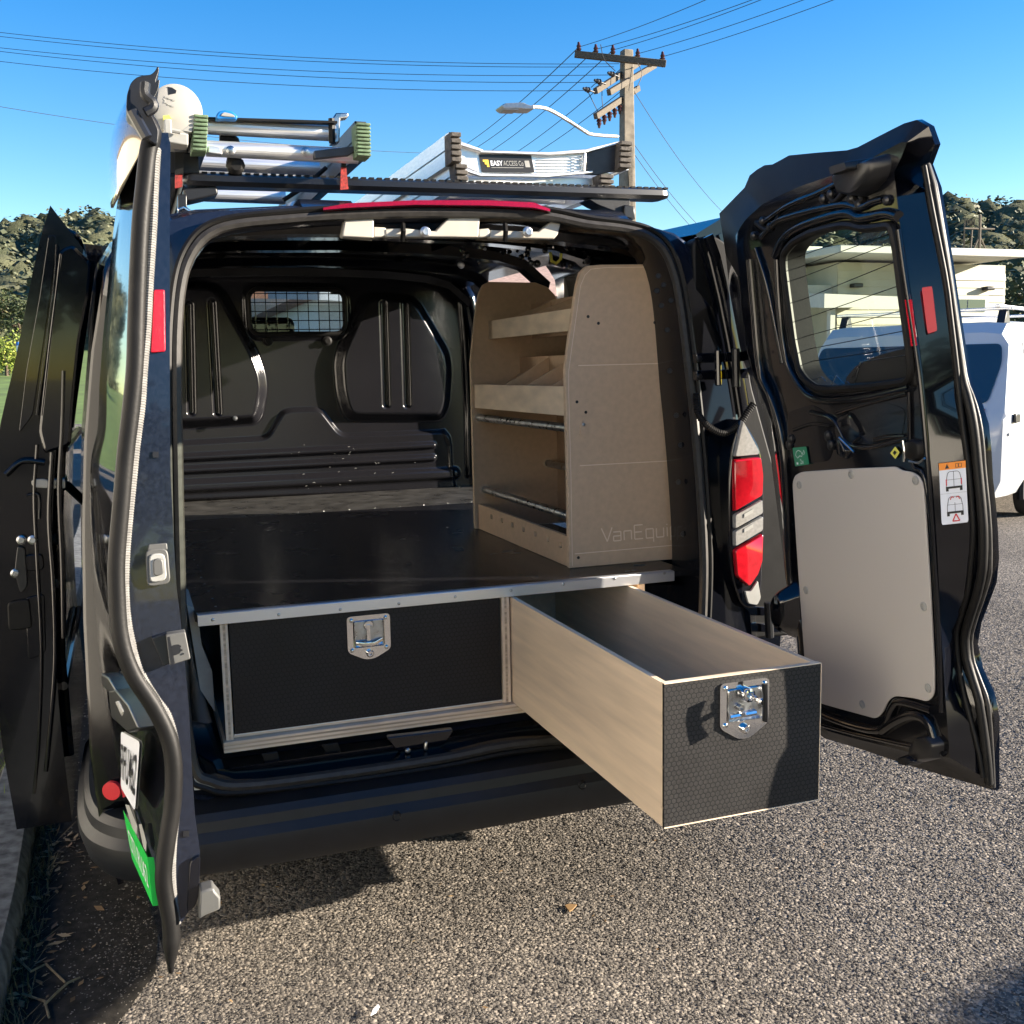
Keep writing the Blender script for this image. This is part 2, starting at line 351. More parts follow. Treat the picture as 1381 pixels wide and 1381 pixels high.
def resample(P, n, closed=False):
    P = [np.array(p, float) for p in P]
    if closed: P = P+[P[0]]
    d = np.concatenate([[0], np.cumsum([np.linalg.norm(P[i+1]-P[i]) for i in range(len(P)-1)])])
    t = np.linspace(0, d[-1], n+1)[:-1] if closed else np.linspace(0, d[-1], n)
    A = np.array(P); return [np.array([np.interp(x, d, A[:, k]) for k in range(A.shape[1])]) for x in t]
def spline(P, n=6, closed=False):
    P = [np.array(p, float) for p in P]; N = len(P); out = []
    for i in range(N if closed else N-1):
        p1, p2 = P[i], P[(i+1) % N]
        p0 = P[i-1] if (closed or i > 0) else 2*p1-p2
        p3 = P[(i+2) % N] if (closed or i+2 < N) else 2*p2-p1
        for k in range(n):
            t = k/n; out.append(0.5*((2*p1)+(-p0+p2)*t+(2*p0-5*p1+4*p2-p3)*t*t+(-p0+3*p1-3*p2+p3)*t**3))
    if not closed: out.append(P[-1])
    return out
_txt = {}
def text2d(s, size=1.0, bold=0.0):
    """2-D outline mesh of a word: (verts, faces), baseline at y=0, plus its width"""
    key = (s, bold)
    if key not in _txt:
        cu = bpy.data.curves.new('lettering', 'FONT'); cu.body = s; cu.size = 1.0; cu.offset = bold; cu.resolution_u = 3
        ob = bpy.data.objects.new('lettering', cu); COL.objects.link(ob)
        me = bpy.data.meshes.new_from_object(ob.evaluated_get(bpy.context.evaluated_depsgraph_get()))
        vs = [(v.co.x, v.co.y) for v in me.vertices]; fs = [tuple(p.vertices) for p in me.polygons]
        bpy.data.objects.remove(ob); bpy.data.curves.remove(cu); bpy.data.meshes.remove(me)
        _txt[key] = (vs, fs, max(v[0] for v in vs))
    vs, fs, w = _txt[key]
    return [(x*size, y*size) for x, y in vs], fs, w*size
class Quad:
    """a flat patch (tl, tr, br, bl) addressed by u,v in 0..1 (v downwards) with a lift along its normal"""
    def __init__(s, tl, tr, br, bl, flip=False):
        s.c = [np.array(p, float) for p in (tl, tr, br, bl)]
        n = np.cross(s.c[1]-s.c[0], s.c[3]-s.c[0]); n /= np.linalg.norm(n)
        if np.dot(n, CAM-s.c[0]) < 0: n = -n
        s.n = n; s.w = np.linalg.norm(s.c[1]-s.c[0]); s.h = np.linalg.norm(s.c[3]-s.c[0])
    def at(s, u, v, l=0.0):
        a = s.c[0]*(1-u)+s.c[1]*u; b = s.c[3]*(1-u)+s.c[2]*u; return a*(1-v)+b*v+s.n*l
    def poly(s, mb, pts, m, l): return mb.sheet([s.at(u, v, l) for u, v in pts], m)
    def line(s, mb, pts, w, m, l, closed=False):
        P = list(pts)+([pts[0]] if closed else [])
        for (a, b), (c, d) in zip(P[:-1], P[1:]):
            dx, dy = (c-a)*s.w, (d-b)*s.h; q = math.hypot(dx, dy)+1e-9; nx, ny = -dy/q*w/2/s.w, dx/q*w/2/s.h
            s.poly(mb, [(a-nx, b-ny), (a+nx, b+ny), (c+nx, d+ny), (c-nx, d-ny)], m, l)
    def text(s, mb, word, u0, v0, hgt, m, l, width=None, bold=0.0):
        vs, fs, w = text2d(word, 1.0, bold); k = hgt/0.7; kx = (width/w if width else k*s.h/s.w)
        mb.add([s.at(u0+x*kx, v0-y*k, l) for x, y in vs], fs, m)
from mathutils.geometry import delaunay_2d_cdt
def tessellate_polygon(loops):
    """triangles of a flat outline (first loop) with holes (other loops); vertex order follows the loops"""
    V = [np.array(p) for l in loops for p in l]; L0 = [np.array(p) for p in loops[0]]; c = sum(L0)/len(L0); n = np.zeros(3)
    for i in range(len(L0)): n += np.cross(L0[i-1]-c, L0[i]-c)
    n /= np.linalg.norm(n); u = np.cross(n, (0.3, 0.5, 0.8)); u /= np.linalg.norm(u); w = np.cross(n, u)
    co = [Vector((float((p-c)@u), float((p-c)@w))) for p in V]; ed = []; o = 0
    for l in loops:
        k = len(l); ed += [(o+i, o+(i+1) % k) for i in range(k)]; o += k
    ov, oe, of, vi, _, _ = delaunay_2d_cdt(co, ed, [], 0, 1e-7, True)
    m = [x[0] if x else None for x in vi]
    def inside(x, y):
        k = 0; c = False
        for l in loops:
            q = co[k:k+len(l)]; k += len(l)
            for i in range(len(q)):
                a, b = q[i-1], q[i]
                if (a.y > y) != (b.y > y) and x < a.x+(y-a.y)/(b.y-a.y)*(b.x-a.x): c = not c
        return c
    out = []
    for f in of:
        g = sum((ov[i] for i in f), Vector((0, 0)))/len(f)
        if all(m[i] is not None for i in f) and inside(g.x, g.y): out.append(tuple(m[i] for i in f))
    return out
def plate(mb, outer, holes, ext, m, m_side=None):
    """flat panel with holes, extruded by ext (world outlines)"""
    loops = [[np.array(p, float) for p in l] for l in [outer]+list(holes)]
    tri = tessellate_polygon([[Vector(p) for p in l] for l in loops]); V = [p for l in loops for p in l]; n = len(V); e = np.array(ext, float)
    mb.add(V+[p+e for p in V], list(tri)+[tuple(i+n for i in t[::-1]) for t in tri], m); o = 0
    for l in loops:
        k = len(l); mb.add(l+[p+e for p in l], [(i, (i+1) % k, k+(i+1) % k, k+i) for i in range(k)], m_side or m)
    return mb
def smooth01(t): t = np.clip(t, 0, 1); return t*t*(3-2*t)

# ================================================================== GROUND
def struct(o): o['kind'] = 'structure'; return o
def big_asphalt():
    m = bpy.data.materials.new('asphalt'); m.use_nodes = True; nt = m.node_tree; b = nt.nodes['Principled BSDF']; L = nt.links.new
    tc = nt.nodes.new('ShaderNodeTexCoord'); v = nt.nodes.new('ShaderNodeTexVoronoi'); v.inputs['Scale'].default_value = 105; L(tc.outputs['Object'], v.inputs['Vector'])
    n = nt.nodes.new('ShaderNodeTexNoise'); n.inputs['Scale'].default_value = 0.7; n.inputs['Detail'].default_value = 6; L(tc.outputs['Object'], n.inputs['Vector'])
    cr = nt.nodes.new('ShaderNodeValToRGB'); e = cr.color_ramp.elements; e[0].color = (0.055, 0.050, 0.045, 1); e[1].color = (0.30, 0.262, 0.215, 1); x = e.new(0.55); x.color = (0.135, 0.12, 0.102, 1)
    sp = nt.nodes.new('ShaderNodeSeparateColor'); L(v.outputs['Color'], sp.inputs[0]); L(sp.outputs[0], cr.inputs[0])
    mx = nt.nodes.new('ShaderNodeMix'); mx.data_type = 'RGBA'; mx.blend_type = 'MULTIPLY'; mx.inputs[0].default_value = 1.0
    g = nt.nodes.new('ShaderNodeMapRange'); g.inputs[1].default_value = 0.3; g.inputs[2].default_value = 0.7; g.inputs[3].default_value = 0.75; g.inputs[4].default_value = 1.15
    L(n.outputs[0], g.inputs[0]); cg = nt.nodes.new('ShaderNodeCombineColor')
    for i in range(3): L(g.outputs[0], cg.inputs[i])
    L(cr.outputs[0], mx.inputs[6]); L(cg.outputs[0], mx.inputs[7]); L(mx.outputs[2], b.inputs['Base Color']); b.inputs['Roughness'].default_value = 0.9; b.inputs['Specular IOR Level'].default_value = 0.2
    bp = nt.nodes.new('ShaderNodeBump'); bp.invert = True; bp.inputs['Strength'].default_value = 0.8; bp.inputs['Distance'].default_value = 0.005
    L(v.outputs['Distance'], bp.inputs['Height']); L(bp.outputs[0], b.inputs['Normal']); return m
asphalt = big_asphalt()
g = MB(); g.sheet([(-900, -900, 0), (900, -900, 0), (900, 1500, 0), (-900, 1500, 0)], asphalt); struct(g.build('ground'))
bindm = mat('bitumen_binder', (0.030, 0.028, 0.026), 0.75, var=0.4, vscale=60, bump=0.4, bscale=200)
# chip seal: loose-looking stones bedded in bitumen near the camera, a single mass
def chips():
    P = []
    # density falls off with distance from the camera
    N = 430000; xy = np.stack([rng.uniform(-1.05, 4.6, N), rng.uniform(-1.6, 4.2, N)], 1)
    d = np.hypot(xy[:, 0]-CAM[0], xy[:, 1]-CAM[1]); keep = rng.random(N) < np.clip((2.9/d)**2.0, 0, 1)
    keep &= ~((np.abs(xy[:, 0]) < 0.7) & (xy[:, 1] > 1.2)); keep &= rng.random(N) < smooth01((xy[:, 0]+1.05+.05*np.sin(xy[:, 1]*9))/.34)+.12  # also thinned by the kerb, baring the strip that paints in shade
    xy = xy[keep]; d = d[keep]; n = len(xy)
    base = np.array([(1, 0, 0), (0, 1, 0), (-1, 0, 0), (0, -1, 0), (.45, .45, .75), (-.45, -.4, .8), (0, 0, -.6)], float)
    F0 = np.array([(0, 1, 4), (1, 2, 4), (2, 5, 4), (2, 3, 5), (3, 0, 5), (0, 4, 5), (1, 0, 6), (2, 1, 6), (3, 2, 6), (0, 3, 6)])[:6]
    s = rng.uniform(0.0020, 0.0039, n)*np.clip(d/2.6, 0.9, 1.7); a = rng.uniform(0, 6.283, n); t = rng.uniform(0.55, 1.0, n); hz = rng.uniform(0.3, 0.65, n)
    B = base[None]*np.stack([s, s*t, s*hz], 1)[:, None, :]; B = B*(1+rng.uniform(-.22, .22, B.shape))
    c, q = np.cos(a), np.sin(a); X = B[..., 0]*c[:, None]-B[..., 1]*q[:, None]; Y = B[..., 0]*q[:, None]+B[..., 1]*c[:, None]
    tx, ty = rng.uniform(-.22, .22, n), rng.uniform(-.22, .22, n); Z = B[..., 2]+X*tx[:, None]+Y*ty[:, None]
    V = np.stack([X+xy[:, :1], Y+xy[:, 1:2], Z+0.002+rng.uniform(0, .0022, n)[:, None]], -1).reshape(-1, 3)
    F = (F0[None]+(np.arange(n)*7)[:, None, None]).reshape(-1, 3)
    return numpy_mesh('road_chippings', V, F, stonem, 'stuff')
chips()
gutter_shadem = mat('gutter_dirt_shade', (0.022, 0.020, 0.017), .9, var=.5, vscale=30, bump=.5, bscale=120, spec=.15)  # kerbside dirt, darkened to paint in the van's shade
g = MB(); n_ = 60; g.loft([[(-1.12, y, .004), (-.80+.05*math.sin(y*5)+.03*math.sin(y*13), y, .004)] for y in np.linspace(-3, 9, n_)], gutter_shadem); struct(g.build('gutter_shade'))

# kerb and verge on the left
kx = -1.10
k = MB(); 
segs = 13; rows = []
for i in range(segs*2+1):
    y = -3.0+i*0.5; j = 0.006*math.sin(i*2.1)
    rows.append([(kx+j, y, -0.02), (kx+j-0.004, y, 0.05), (kx+j-0.02, y, 0.082), (kx+j-0.13, y, 0.092), (kx-0.15, y, 0.05)])
k.loft(rows, kerbm); struct(k.build('kerb'))
verge = mat('verge_soil', (0.030, 0.026, 0.017), 0.95, var=0.6, vscale=9, bump=0.6, bscale=40)
g = MB(); g.sheet([(-3.4, -6, 0.055), (kx-0.14, -6, 0.055), (kx-0.14, 13, 0.055), (-3.4, 13, 0.055)], verge); struct(g.build('verge'))
def blades(name, n, x0, x1, y0, y1, z, h, m, lean=0.6, w=0.004):
    x = rng.uniform(x0, x1, n); y = rng.uniform(y0, y1, n); a = rng.uniform(0, 6.283, n); hh = h*rng.uniform(.4, 1.2, n); l = hh*rng.uniform(0, lean, n)
    dx, dy = np.cos(a), np.sin(a); ww = w*rng.uniform(.6, 1.4, n)
    V = np.stack([np.stack([x-dy*ww, y+dx*ww, np.full(n, z)], 1), np.stack([x+dy*ww, y-dx*ww, np.full(n, z)], 1), np.stack([x+dx*l, y+dy*l, z+hh], 1)], 1).reshape(-1, 3)
    o = numpy_mesh(name, V, np.arange(3*n).reshape(-1, 3), m, 'stuff'); return o
blades('verge_grass', 16000, -3.3, kx-0.1, -1.2, 6, 0.05, 0.07, grassm, 1.2)
blades('kerb_weeds', 1500, kx-0.06, kx+0.06, -0.6, 1.6, 0.0, 0.05, leafmat('weed_blades', [(0.07, 0.055, 0.03), (0.045, 0.05, 0.018), (0.12, 0.095, 0.055)]), 1.8, 0.002)
def litter():
    n = 260; x = np.concatenate([kx+np.abs(rng.normal(0, 0.10, 180)), rng.uniform(-0.9, 1.4, 80)]); y = np.concatenate([rng.uniform(-.7, 1.2, 180), rng.uniform(-1.1, .4, 80)])
    s = np.concatenate([rng.uniform(.006, .022, 180), rng.uniform(.004, .010, 80)]); a = rng.uniform(0, 6.28, n); V = []
    for i in range(n):
        c, q = math.cos(a[i]), math.sin(a[i])
        for u, v, w in ((-1, 0, .1), (0, .35, .0), (1, 0, .25), (0, -.35, .3)): V.append((x[i]+s[i]*(u*c-v*q), y[i]+s[i]*(u*q+v*c), .008+s[i]*w*random.random()))
    numpy_mesh('leaf_litter', V, np.arange(4*n).reshape(-1, 4), litterm, 'stuff')
litter()
tw = MB()
for p in ([(20, 1290), (42, 1310), (62, 1300), (88, 1325)], [(60, 1355), (75, 1340), (92, 1325), (108, 1318)], [(30, 1340), (60, 1350), (66, 1372)]):
    tw.tube([PX(a, b, z=0.012) for a, b in p], 0.003, drygrass, 5)
tag(tw.build('twig'), 'dry forked twig lying on the asphalt beside the kerb', 'twig')
feather = MB(); feather.prism([PX(a, b, z=0.013) for a, b in ((500, 1370), (503, 1362), (510, 1355), (512, 1358), (507, 1366))], (0, 0, .002), whitem)
tag(feather.build('feather'), 'small white feather lying on the sunlit gravelly asphalt', 'feather')
lf = MB(); lf.prism([PX(a, b, z=0.005) for a, b in ((762, 1222), (768, 1220), (778, 1221), (772, 1228), (768, 1230), (765, 1226))], (0, 0, .003), litterm)
tag(lf.build('dry_leaf'), 'small pale dry leaf on the sunlit asphalt below the drawer', 'leaf')

# ================================================================== BLACK VAN
VAN = empty('van', (0, 2.3, 0), 'black panel van with rear doors and sliding doors wide open, seen from behind', 'van')
HZ = [.30, .45, .60, .90, 1.10, 1.30, 1.50, 1.70, 1.76, 1.80, 1.822, 1.838, 1.846]
HX = [.835, .865, .875, .87, .86, .843, .815, .772, .735, .67, .57, .36, 0]
def halfw(z, y=0.0): return float(np.interp(z, HZ, HX))*(1+0.055*float(smooth01(y/1.3)))
def roofz(y): return 0.085*float(smooth01((y-0.02)/1.1))-0.05*float(smooth01((y-2.6)/1.2))
RP0, RN = np.array((0, -.10, .5)), np.array((0, 1, -.105))
def rear_y(z): return -.10+.105*(z-.5)
YS = [None, .12, .35, .8, 1.2, 1.5, 1.9, 2.25, 2.5, 2.7, 3.2, 3.62]
ZS = [.30, .45, .60, .90, 1.10, 1.30, 1.50, 1.70, 1.76]
def bodyp(sx, z, y):
    yy = rear_y(z)+.05 if y is None else y
    return (sx*halfw(z, yy), yy, z+(roofz(yy) if z >= 1.7 else 0))
for sx in (-1, 1):
    mb = MB(); grid = [[bodyp(sx, z, y) for y in YS] for z in ZS]
    n = len(YS); vs = [p for r in grid for p in r]; fs = []
    for i in range(len(ZS)-1):
        for j in range(n-1):
            y0 = YS[j] or 0
            if 1.2 <= y0 < 2.25 and 1 <= i < 8: continue                   # sliding door opening
            if 2.7 <= y0 < 3.62 and 4 <= i < 7: continue                   # front door window
            if .8 <= y0 < 1.2 and i == 0: continue
            fs.append((i*n+j, i*n+j+1, (i+1)*n+j+1, (i+1)*n+j))
    mb.add(vs, fs, paint); o = mb.build('body_side', VAN, smooth=0.5)
    md = o.modifiers.new('skin', 'SOLIDIFY'); md.thickness = 0.035; md.offset = -1
    w = MB(); w.sheet([bodyp(sx, z, y) for z, y in ((1.11, 2.71), (1.11, 3.61), (1.69, 3.61), (1.69, 2.71))], glassv); w.build('door_glass', VAN)
# roof skin
prof = [(-halfw(z), z) for z in HZ[8:]]+[(halfw(z), z) for z in HZ[8:-1][::-1]]
rows = []
for y in YS:
    r = []
    for x, z in prof:
        yy = rear_y(z)+.05 if y is None else y
        r.append((x*(1+0.055*float(smooth01(yy/1.3))), yy, z+roofz(yy)))
    rows.append(r)
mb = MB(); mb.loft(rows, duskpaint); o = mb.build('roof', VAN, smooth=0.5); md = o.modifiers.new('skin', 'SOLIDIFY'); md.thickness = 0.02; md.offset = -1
# raised roof ribs at the rear edge
for px0, px1 in ((395, 478), (752, 838)):
    mb = MB(); a, b = PX(px0, 283, y=.14), PX(px1, 283, y=.14); x0, x1 = a[0], b[0]; rows = []
    for y in (.07, .12, .6, 2.4, 3.3):
        z = 1.832+roofz(y)*1.0; t = (y < .1)
        rows.append([(x0-.03, y, z-.02), (x0+.012, y, z+(.0 if t else .026)), (x1-.012, y, z+(0 if t else .026)), (x1+.03, y, z-.02)])
    mb.loft(rows, duskpaint, cap=True); mb.build('roof_rib', VAN)
# cab nose
def nose(y, zt, hw): return [(-hw, y, .3), (-hw*1.0, y, zt*.75), (-hw*.93, y, zt), (hw*.93, y, zt), (hw, y, zt*.75), (hw, y, .3)]
mb = MB(); mb.loft([nose(3.62, 1.15, .915), nose(4.35, 1.14, .91), nose(4.75, 1.02, .86), nose(4.93, .80, .78), nose(4.96, .42, .74)], paint, cap=True); mb.build('bonnet', VAN)
mb = MB(); mb.sheet([(-.66, 3.62, 1.83), (.66, 3.62, 1.83), (.80, 4.34, 1.16), (-.80, 4.34, 1.16)], glassv); mb.build('windscreen', VAN)
for sx in (-1, 1):
    mb = MB(); mb.tube([(sx*.72, 3.58, 1.82), (sx*.80, 4.0, 1.5), (sx*.865, 4.4, 1.12)], .04, paint, 8); mb.build('windscreen_pillar', VAN)
mb = MB(); mb.box((0, 4.12, 1.05), (1.7, .5, .18), plastic); mb.build('dashboard', VAN, bevel=.03)
for x in (-.46, -.10, .42):
    mb = MB(); mb.prism([(x-.24, 2.75, .75), (x-.24, 3.3, .78), (x-.24, 3.3, .92), (x-.24, 2.95, .90), (x-.24, 2.72, 1.5), (x-.24, 2.6, 1.5)], (.34 if x < 0 else .48, 0, 0), seatm)
    mb.box((x, 2.66, 1.61), (.26, .09, .20), seatm); mb.build('seat', VAN, bevel=.03)
# under floor, floor and wheels
mb = MB(); mb.box((0, 1.9, .50), (1.66, 3.9, .06), inpaint); mb.build('load_floor', VAN)
for sx in (-1, 1):
    for y in (.98, 4.05):
        mb = MB(); c = (sx*.79, y, .335); mb.lathe((sx*.69, y, .335), (sx, 0, 0), [(.20, 0), (.315, .01), (.335, .05), (.335, .15), (.315, .19), (.21, .20)], tyre, 28); o = mb.build('wheel', VAN)
        mb = MB(); mb.lathe((sx*.70, y, .335), (sx, 0, 0), [(.205, 0), (.205, .18), (.12, .165), (.05, .18), (.01, .182)], alu, 20); mb.build('wheel_rim', o)
    mb = MB(); mb.lathe((sx*.66, .98, .345), (sx, 0, 0), [(.41, 0), (.41, .03), (.39, .03), (.02, .0)], plastic, 24); mb.build('wheel_arch_liner', VAN)

# ---- rear opening: seal, jamb and frame
SEALPX = [(262, 1036), (250, 960), (246, 880), (243, 780), (240, 650), (238, 520), (239, 440), (245, 380), (258, 342), (280, 316), (315, 303), (380, 296), (470, 290), (560, 287), (680, 288), (740, 292), (790, 302), (840, 308), (872, 317), (895, 336), (909, 368), (918, 410), (927, 480), (936, 560), (943, 640), (948, 720), (949, 790)]
seal = [PP(a, b, RP0, RN) for a, b in SEALPX]
for x, z in ((.655, .60), (.635, .535), (.58, .500), (.45, .488)): seal.append(np.array((x, rear_y(z), z)))
for a, b in ((700, 1003), (600, 1022), (470, 1042), (330, 1059), (285, 1053)): seal.append(PP(a, b, RP0, RN))
seal = spline(seal, 5, closed=True)
mb = MB(); mb.tube(seal, .0125, sealm, 8, closed=True, up=(0, 1, 0)); mb.tube([p+np.array((0, -.006, 0))+.018*(p-np.array((0, p[1], 1.15)))/np.linalg.norm((p-np.array((0, p[1], 1.15)))) for p in seal], .007, rubber, 6, closed=True, up=(0, 1, 0))
mb.build('door_seal', VAN)
CEN = np.array((0.0, 1.16))
def radial(poly, th):
    d = np.array((math.cos(th), math.sin(th))); best = 0
    for i in range(len(poly)):
        a = np.array(poly[i])-CEN; b = np.array(poly[(i+1) % len(poly)])-CEN; e = b-a
        den = d[0]*e[1]-d[1]*e[0]
        if abs(den) < 1e-12: continue
        t = (a[0]*e[1]-a[1]*e[0])/den; s = (a[0]*d[1]-a[1]*d[0])/den
        if -1e-6 <= s <= 1+1e-6 and t > best: best = t
    return best
sp2 = [(p[0], p[2]) for p in seal]
op2 = [(-halfw(z), z) for z in [.47]+HZ[2:]]+[(halfw(z), z) for z in (HZ[2:-1][::-1]+[.47])]
NA = 140; R1, R2, R3, R4, R5, R6, R7 = ([] for _ in range(7))
for i in range(NA):
    th = 2*math.pi*i/NA; d = np.array((math.cos(th), math.sin(th))); rs, ro = radial(sp2, th), radial(op2, th)
    def pt(r, dy):
        q = CEN+d*r; return (q[0], rear_y(q[1])+dy, q[1])
    top = max(0, d[1])
    R1.append(pt(rs-.004, .17)); R2.append(pt(rs-.012, .10)); R3.append(pt(rs-.014, .05)); R4.append(pt(rs-.006, .008)); R5.append(pt(rs+.35*max(ro-rs, .01), .012)); R6.append(pt(rs+.8*max(ro-rs, .01), .02)); R7.append(pt(max(ro, rs+.01), .055))
framem = mat('black_frame_paint', (0.0035, 0.004, 0.006), 0.11, rvar=.02, vscale=9, spec=0.3)
mb = MB(); RR = [R1, R2, R3, R4, R5, R6, R7]
for k in range(6):
    for i in range(NA):
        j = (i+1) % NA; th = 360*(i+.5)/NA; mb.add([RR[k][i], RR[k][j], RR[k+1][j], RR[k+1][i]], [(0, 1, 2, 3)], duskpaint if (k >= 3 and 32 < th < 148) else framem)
# mark the roof header and body corner with paint
mb.build('rear_frame', VAN, smooth=0.7)
# holes punched along the right jamb
mb = MB()
for a, b in ((886, 392), (895, 384), (892, 412), (900, 445), (905, 405), (903, 500), (912, 560), (918, 600), (888, 372), (915, 650), (921, 720)):
    p = PX(a, b, y=.035); mb = MB(); mb.lathe(p, (-.3, -1, 0), [(.008, 0), (.007, .002), (.004, -.004)], blackprint, 8); mb.build('jamb_hole', VAN)
# drain channel / body corner highlight strips on the right
mb = MB(); pa = [(955, 318), (965, 345), (978, 400), (990, 460), (1000, 520), (1006, 560)]
mb.tube([PX(a, b, y=.02) for a, b in pa], .016, paint, 8, flat=.6)
mb.tube([PX(a-16, b+2, y=.02) for a, b in pa], .006, paint, 6)
mb.tube([PX(a+14, b-2, y=.05) for a, b in pa], .010, paint, 6); mb.build('drain_channel', VAN)
mb = MB()
for b in (483, 506):
    mb.prism([PX(a, bb, y=-.03) for a, bb in ((934, b-6), (1004, b-9), (1004, b+4), (934, b+7))], (0, -.022, 0), paint)
mb.cyl(PX(992, 470, y=-.07), PX(993, 522, y=-.07), .011, dplastic, 10); mb.cyl(PX(968, 472, y=-.06), PX(969, 520, y=-.06), .009, paint, 10)
for a, b in ((942, 484), (942, 508)): mb.lathe(PX(a, b, y=-.05), (0, -1, 0), [(.009, 0), (.009, .008), (.003, .009)], dplastic, 6)
mb.build('door_hinge', VAN, bevel=.002)
mb = MB()
for b in (820, 842):
    mb.prism([PX(a, bb, y=-.03) for a, bb in ((968, b-6), (1045, b-2), (1045, b+9), (968, b+7))], (0, -.022, 0), paint)
mb.cyl(PX(1036, 812, y=-.07), PX(1038, 860, y=-.07), .012, dplastic, 10); mb.build('door_hinge', VAN, bevel=.002)
cp = spline([PX(a, b, y=-.06) for a, b in ((939, 530), (941, 556), (955, 575), (975, 584), (995, 574), (1008, 556), (1016, 545))], 8); cp = resample(cp, 90)
mb = MB(); mb.tube(cp, [.0105 if i % 2 else .0085 for i in range(90)], rubber, 8); mb.build('cable_conduit', VAN)
mb = MB(); mb.prism(rounded([PX(a, b, y=.035) for a, b in ((935, 322), (962, 316), (984, 330), (1000, 420), (1014, 520), (1036, 600), (1058, 680), (1070, 780), (1076, 856), (1010, 862), (960, 850), (950, 640), (938, 520))], .02), (0, .05, 0), rubber); mb.build('rear_pillar', VAN, bevel=.006)
# ---- tail lamp (right)
lampo = MB(); LO = [(999, 562), (1010, 578), (1026, 606), (1030, 640), (1031, 705), (1029, 752), (1027, 800), (1020, 822), (1000, 818), (987, 780), (983, 735), (983, 650), (986, 612)]
Ly = -.07
lampo.prism(rounded([PX(a, b, y=Ly) for a, b in LO], .03, 5), (0, .10, 0), paint); TL = lampo.build('tail_lamp', VAN, bevel=.008)
def lens(name, pts, m, th=.012):
    q = MB(); P = rounded([PX(a, b, y=Ly-.001) for a, b in pts], .006, 3); Q = [p+np.array((0, -th, 0)) for p in P]; c = sum(Q)/len(Q); Q = [c+(p-c)*.93 for p in Q]
    q.loft([P, [a*.5+b*.5+np.array((0, -th*.35, 0)) for a, b in zip(P, Q)], Q], m, closed=True, cap=True); return q.build(name, TL)
lens('clear_lens', [(999, 566), (1021, 608), (1021, 613), (988, 616)], clearl)
lens('red_lens', [(987, 620), (1024, 616), (1027, 640), (1026, 668), (988, 690)], redlens)
lens('clear_lens', [(988, 694), (1026, 673), (1027, 691), (988, 713)], clearl)
lens('clear_lens', [(988, 716), (1027, 695), (1027, 714), (988, 737)], clearl)
lens('red_lens', [(988, 741), (1027, 719), (1026, 755), (1020, 774), (1008, 791), (991, 776)], redlens)
lens('clear_lens', [(1003, 797), (1011, 797), (1021, 782), (1025, 806), (1020, 816), (1008, 814)], greyp, .006)
for b in (688, 708): q = MB(); q.prism([PX(a, c, y=Ly-.012) for a, c in ((1003, b+5), (1015, b-2), (1015, b+3), (1003, b+10))], (0, -.003, 0), greyp); q.build('lamp_bezel', TL)
# ---- third brake lamp, header trim, brackets
mb = MB(); top = [(436, 281), (470, 275), (560, 271), (660, 271), (720, 274), (742, 283)]; bot = [(436, 286), (470, 283), (560, 279), (660, 280), (720, 283), (742, 288)]
mb.loft([[PX(a, b, y=.03) for a, b in bot], [PX(a, b-3, y=.012) for a, b in bot], [PX(a, b-1, y=.018) for a, b in top], [PX(a, b-1, y=.075) for a, b in top]], mat('dark_red_lens', (0.20, 0.003, 0.012), 0.12, coat=1.0, var=0.2, vscale=200)); mb.build('brake_light', VAN)
mb = MB()
def hp(pts, th=.03, y=.075): mb.prism([PX(a, b, y=y) for a, b in pts], (0, -th, 0), cream)
Y0 = .09
hp([(458, 318), (461, 300), (494, 295), (500, 296), (500, 323), (458, 322)], .035); hp([(500, 308), (517, 309), (517, 321), (500, 323)], .03)
hp([(515, 311), (540, 310), (560, 312), (583, 314), (601, 296), (640, 294), (642, 297), (640, 322), (606, 322), (516, 322)], .032)
hp([(640, 311), (655, 310), (656, 321), (640, 323)], .03); hp([(656, 312), (700, 314), (722, 314), (738, 301), (751, 303), (747, 318), (742, 324), (656, 323)], .028)
mb.build('latch_cover', VAN, bevel=.004)
for a in (573, 711):
    q = MB(); q.lathe(PX(a, 313, y=.04), (0, -1, 0), [(.013, 0), (.013, .004), (.008, .006), (.008, .012), (.002, .012)], steel, 12); q.build('bolt', VAN)
for a in (543, 681):
    q = MB(); q.tube([PX(a, 303, y=.05), PX(a+1, 312, y=.03), PX(a, 324, y=.05)], .007, rubber, 6); q.build('cable_clip', VAN)
for a, b in ((367, 350.5), (486, 350.5)):
    q = MB(); q.box(PX(a, b, y=2.2), (.075, .03, .012), cream); q.build('roof_tab', VAN)
# inner roof beams and lumpy header metalwork
for y in (.22, .75, 1.3, 1.85, 2.28):
    q = MB(); rows = []
    for x in np.linspace(-.78, .78, 17):
        zz = float(np.interp(abs(x), [0, .36, .57, .67, .735, .80], [1.846, 1.838, 1.822, 1.80, 1.76, 1.69]))+roofz(y)-.03
        rows.append([(x, y-.06, zz), (x, y-.035, zz-.03), (x, y+.035, zz-.03), (x, y+.06, zz)])
    q.loft(rows, inpaint); q.build('roof_beam', VAN)
# rounded brackets and clips that glint along the header
q = MB(); rs = np.random.default_rng(3)
for i in range(34):
    a = rs.uniform(600, 880); b = rs.uniform(330, 362)-0.02*(a-600); y = rs.uniform(.2, .7)
    p = PX(a, b, y=y); s = rs.uniform(.004, .012); q.lathe(p, (rs.uniform(-.5, .5), -1, rs.uniform(-.3, .6)), [(s, 0), (s*.8, s), (s*.2, s*1.2)], inpaint if rs.random() < .8 else steel, 8)
q.build('roof_fixing', VAN, kind='stuff')
q = MB(); q.tube([PX(a, b, y=.5) for a, b in ((742, 340), (744, 352), (750, 355), (756, 350), (757, 342))], .005, yellow, 6); q.build('roof_hook', VAN)

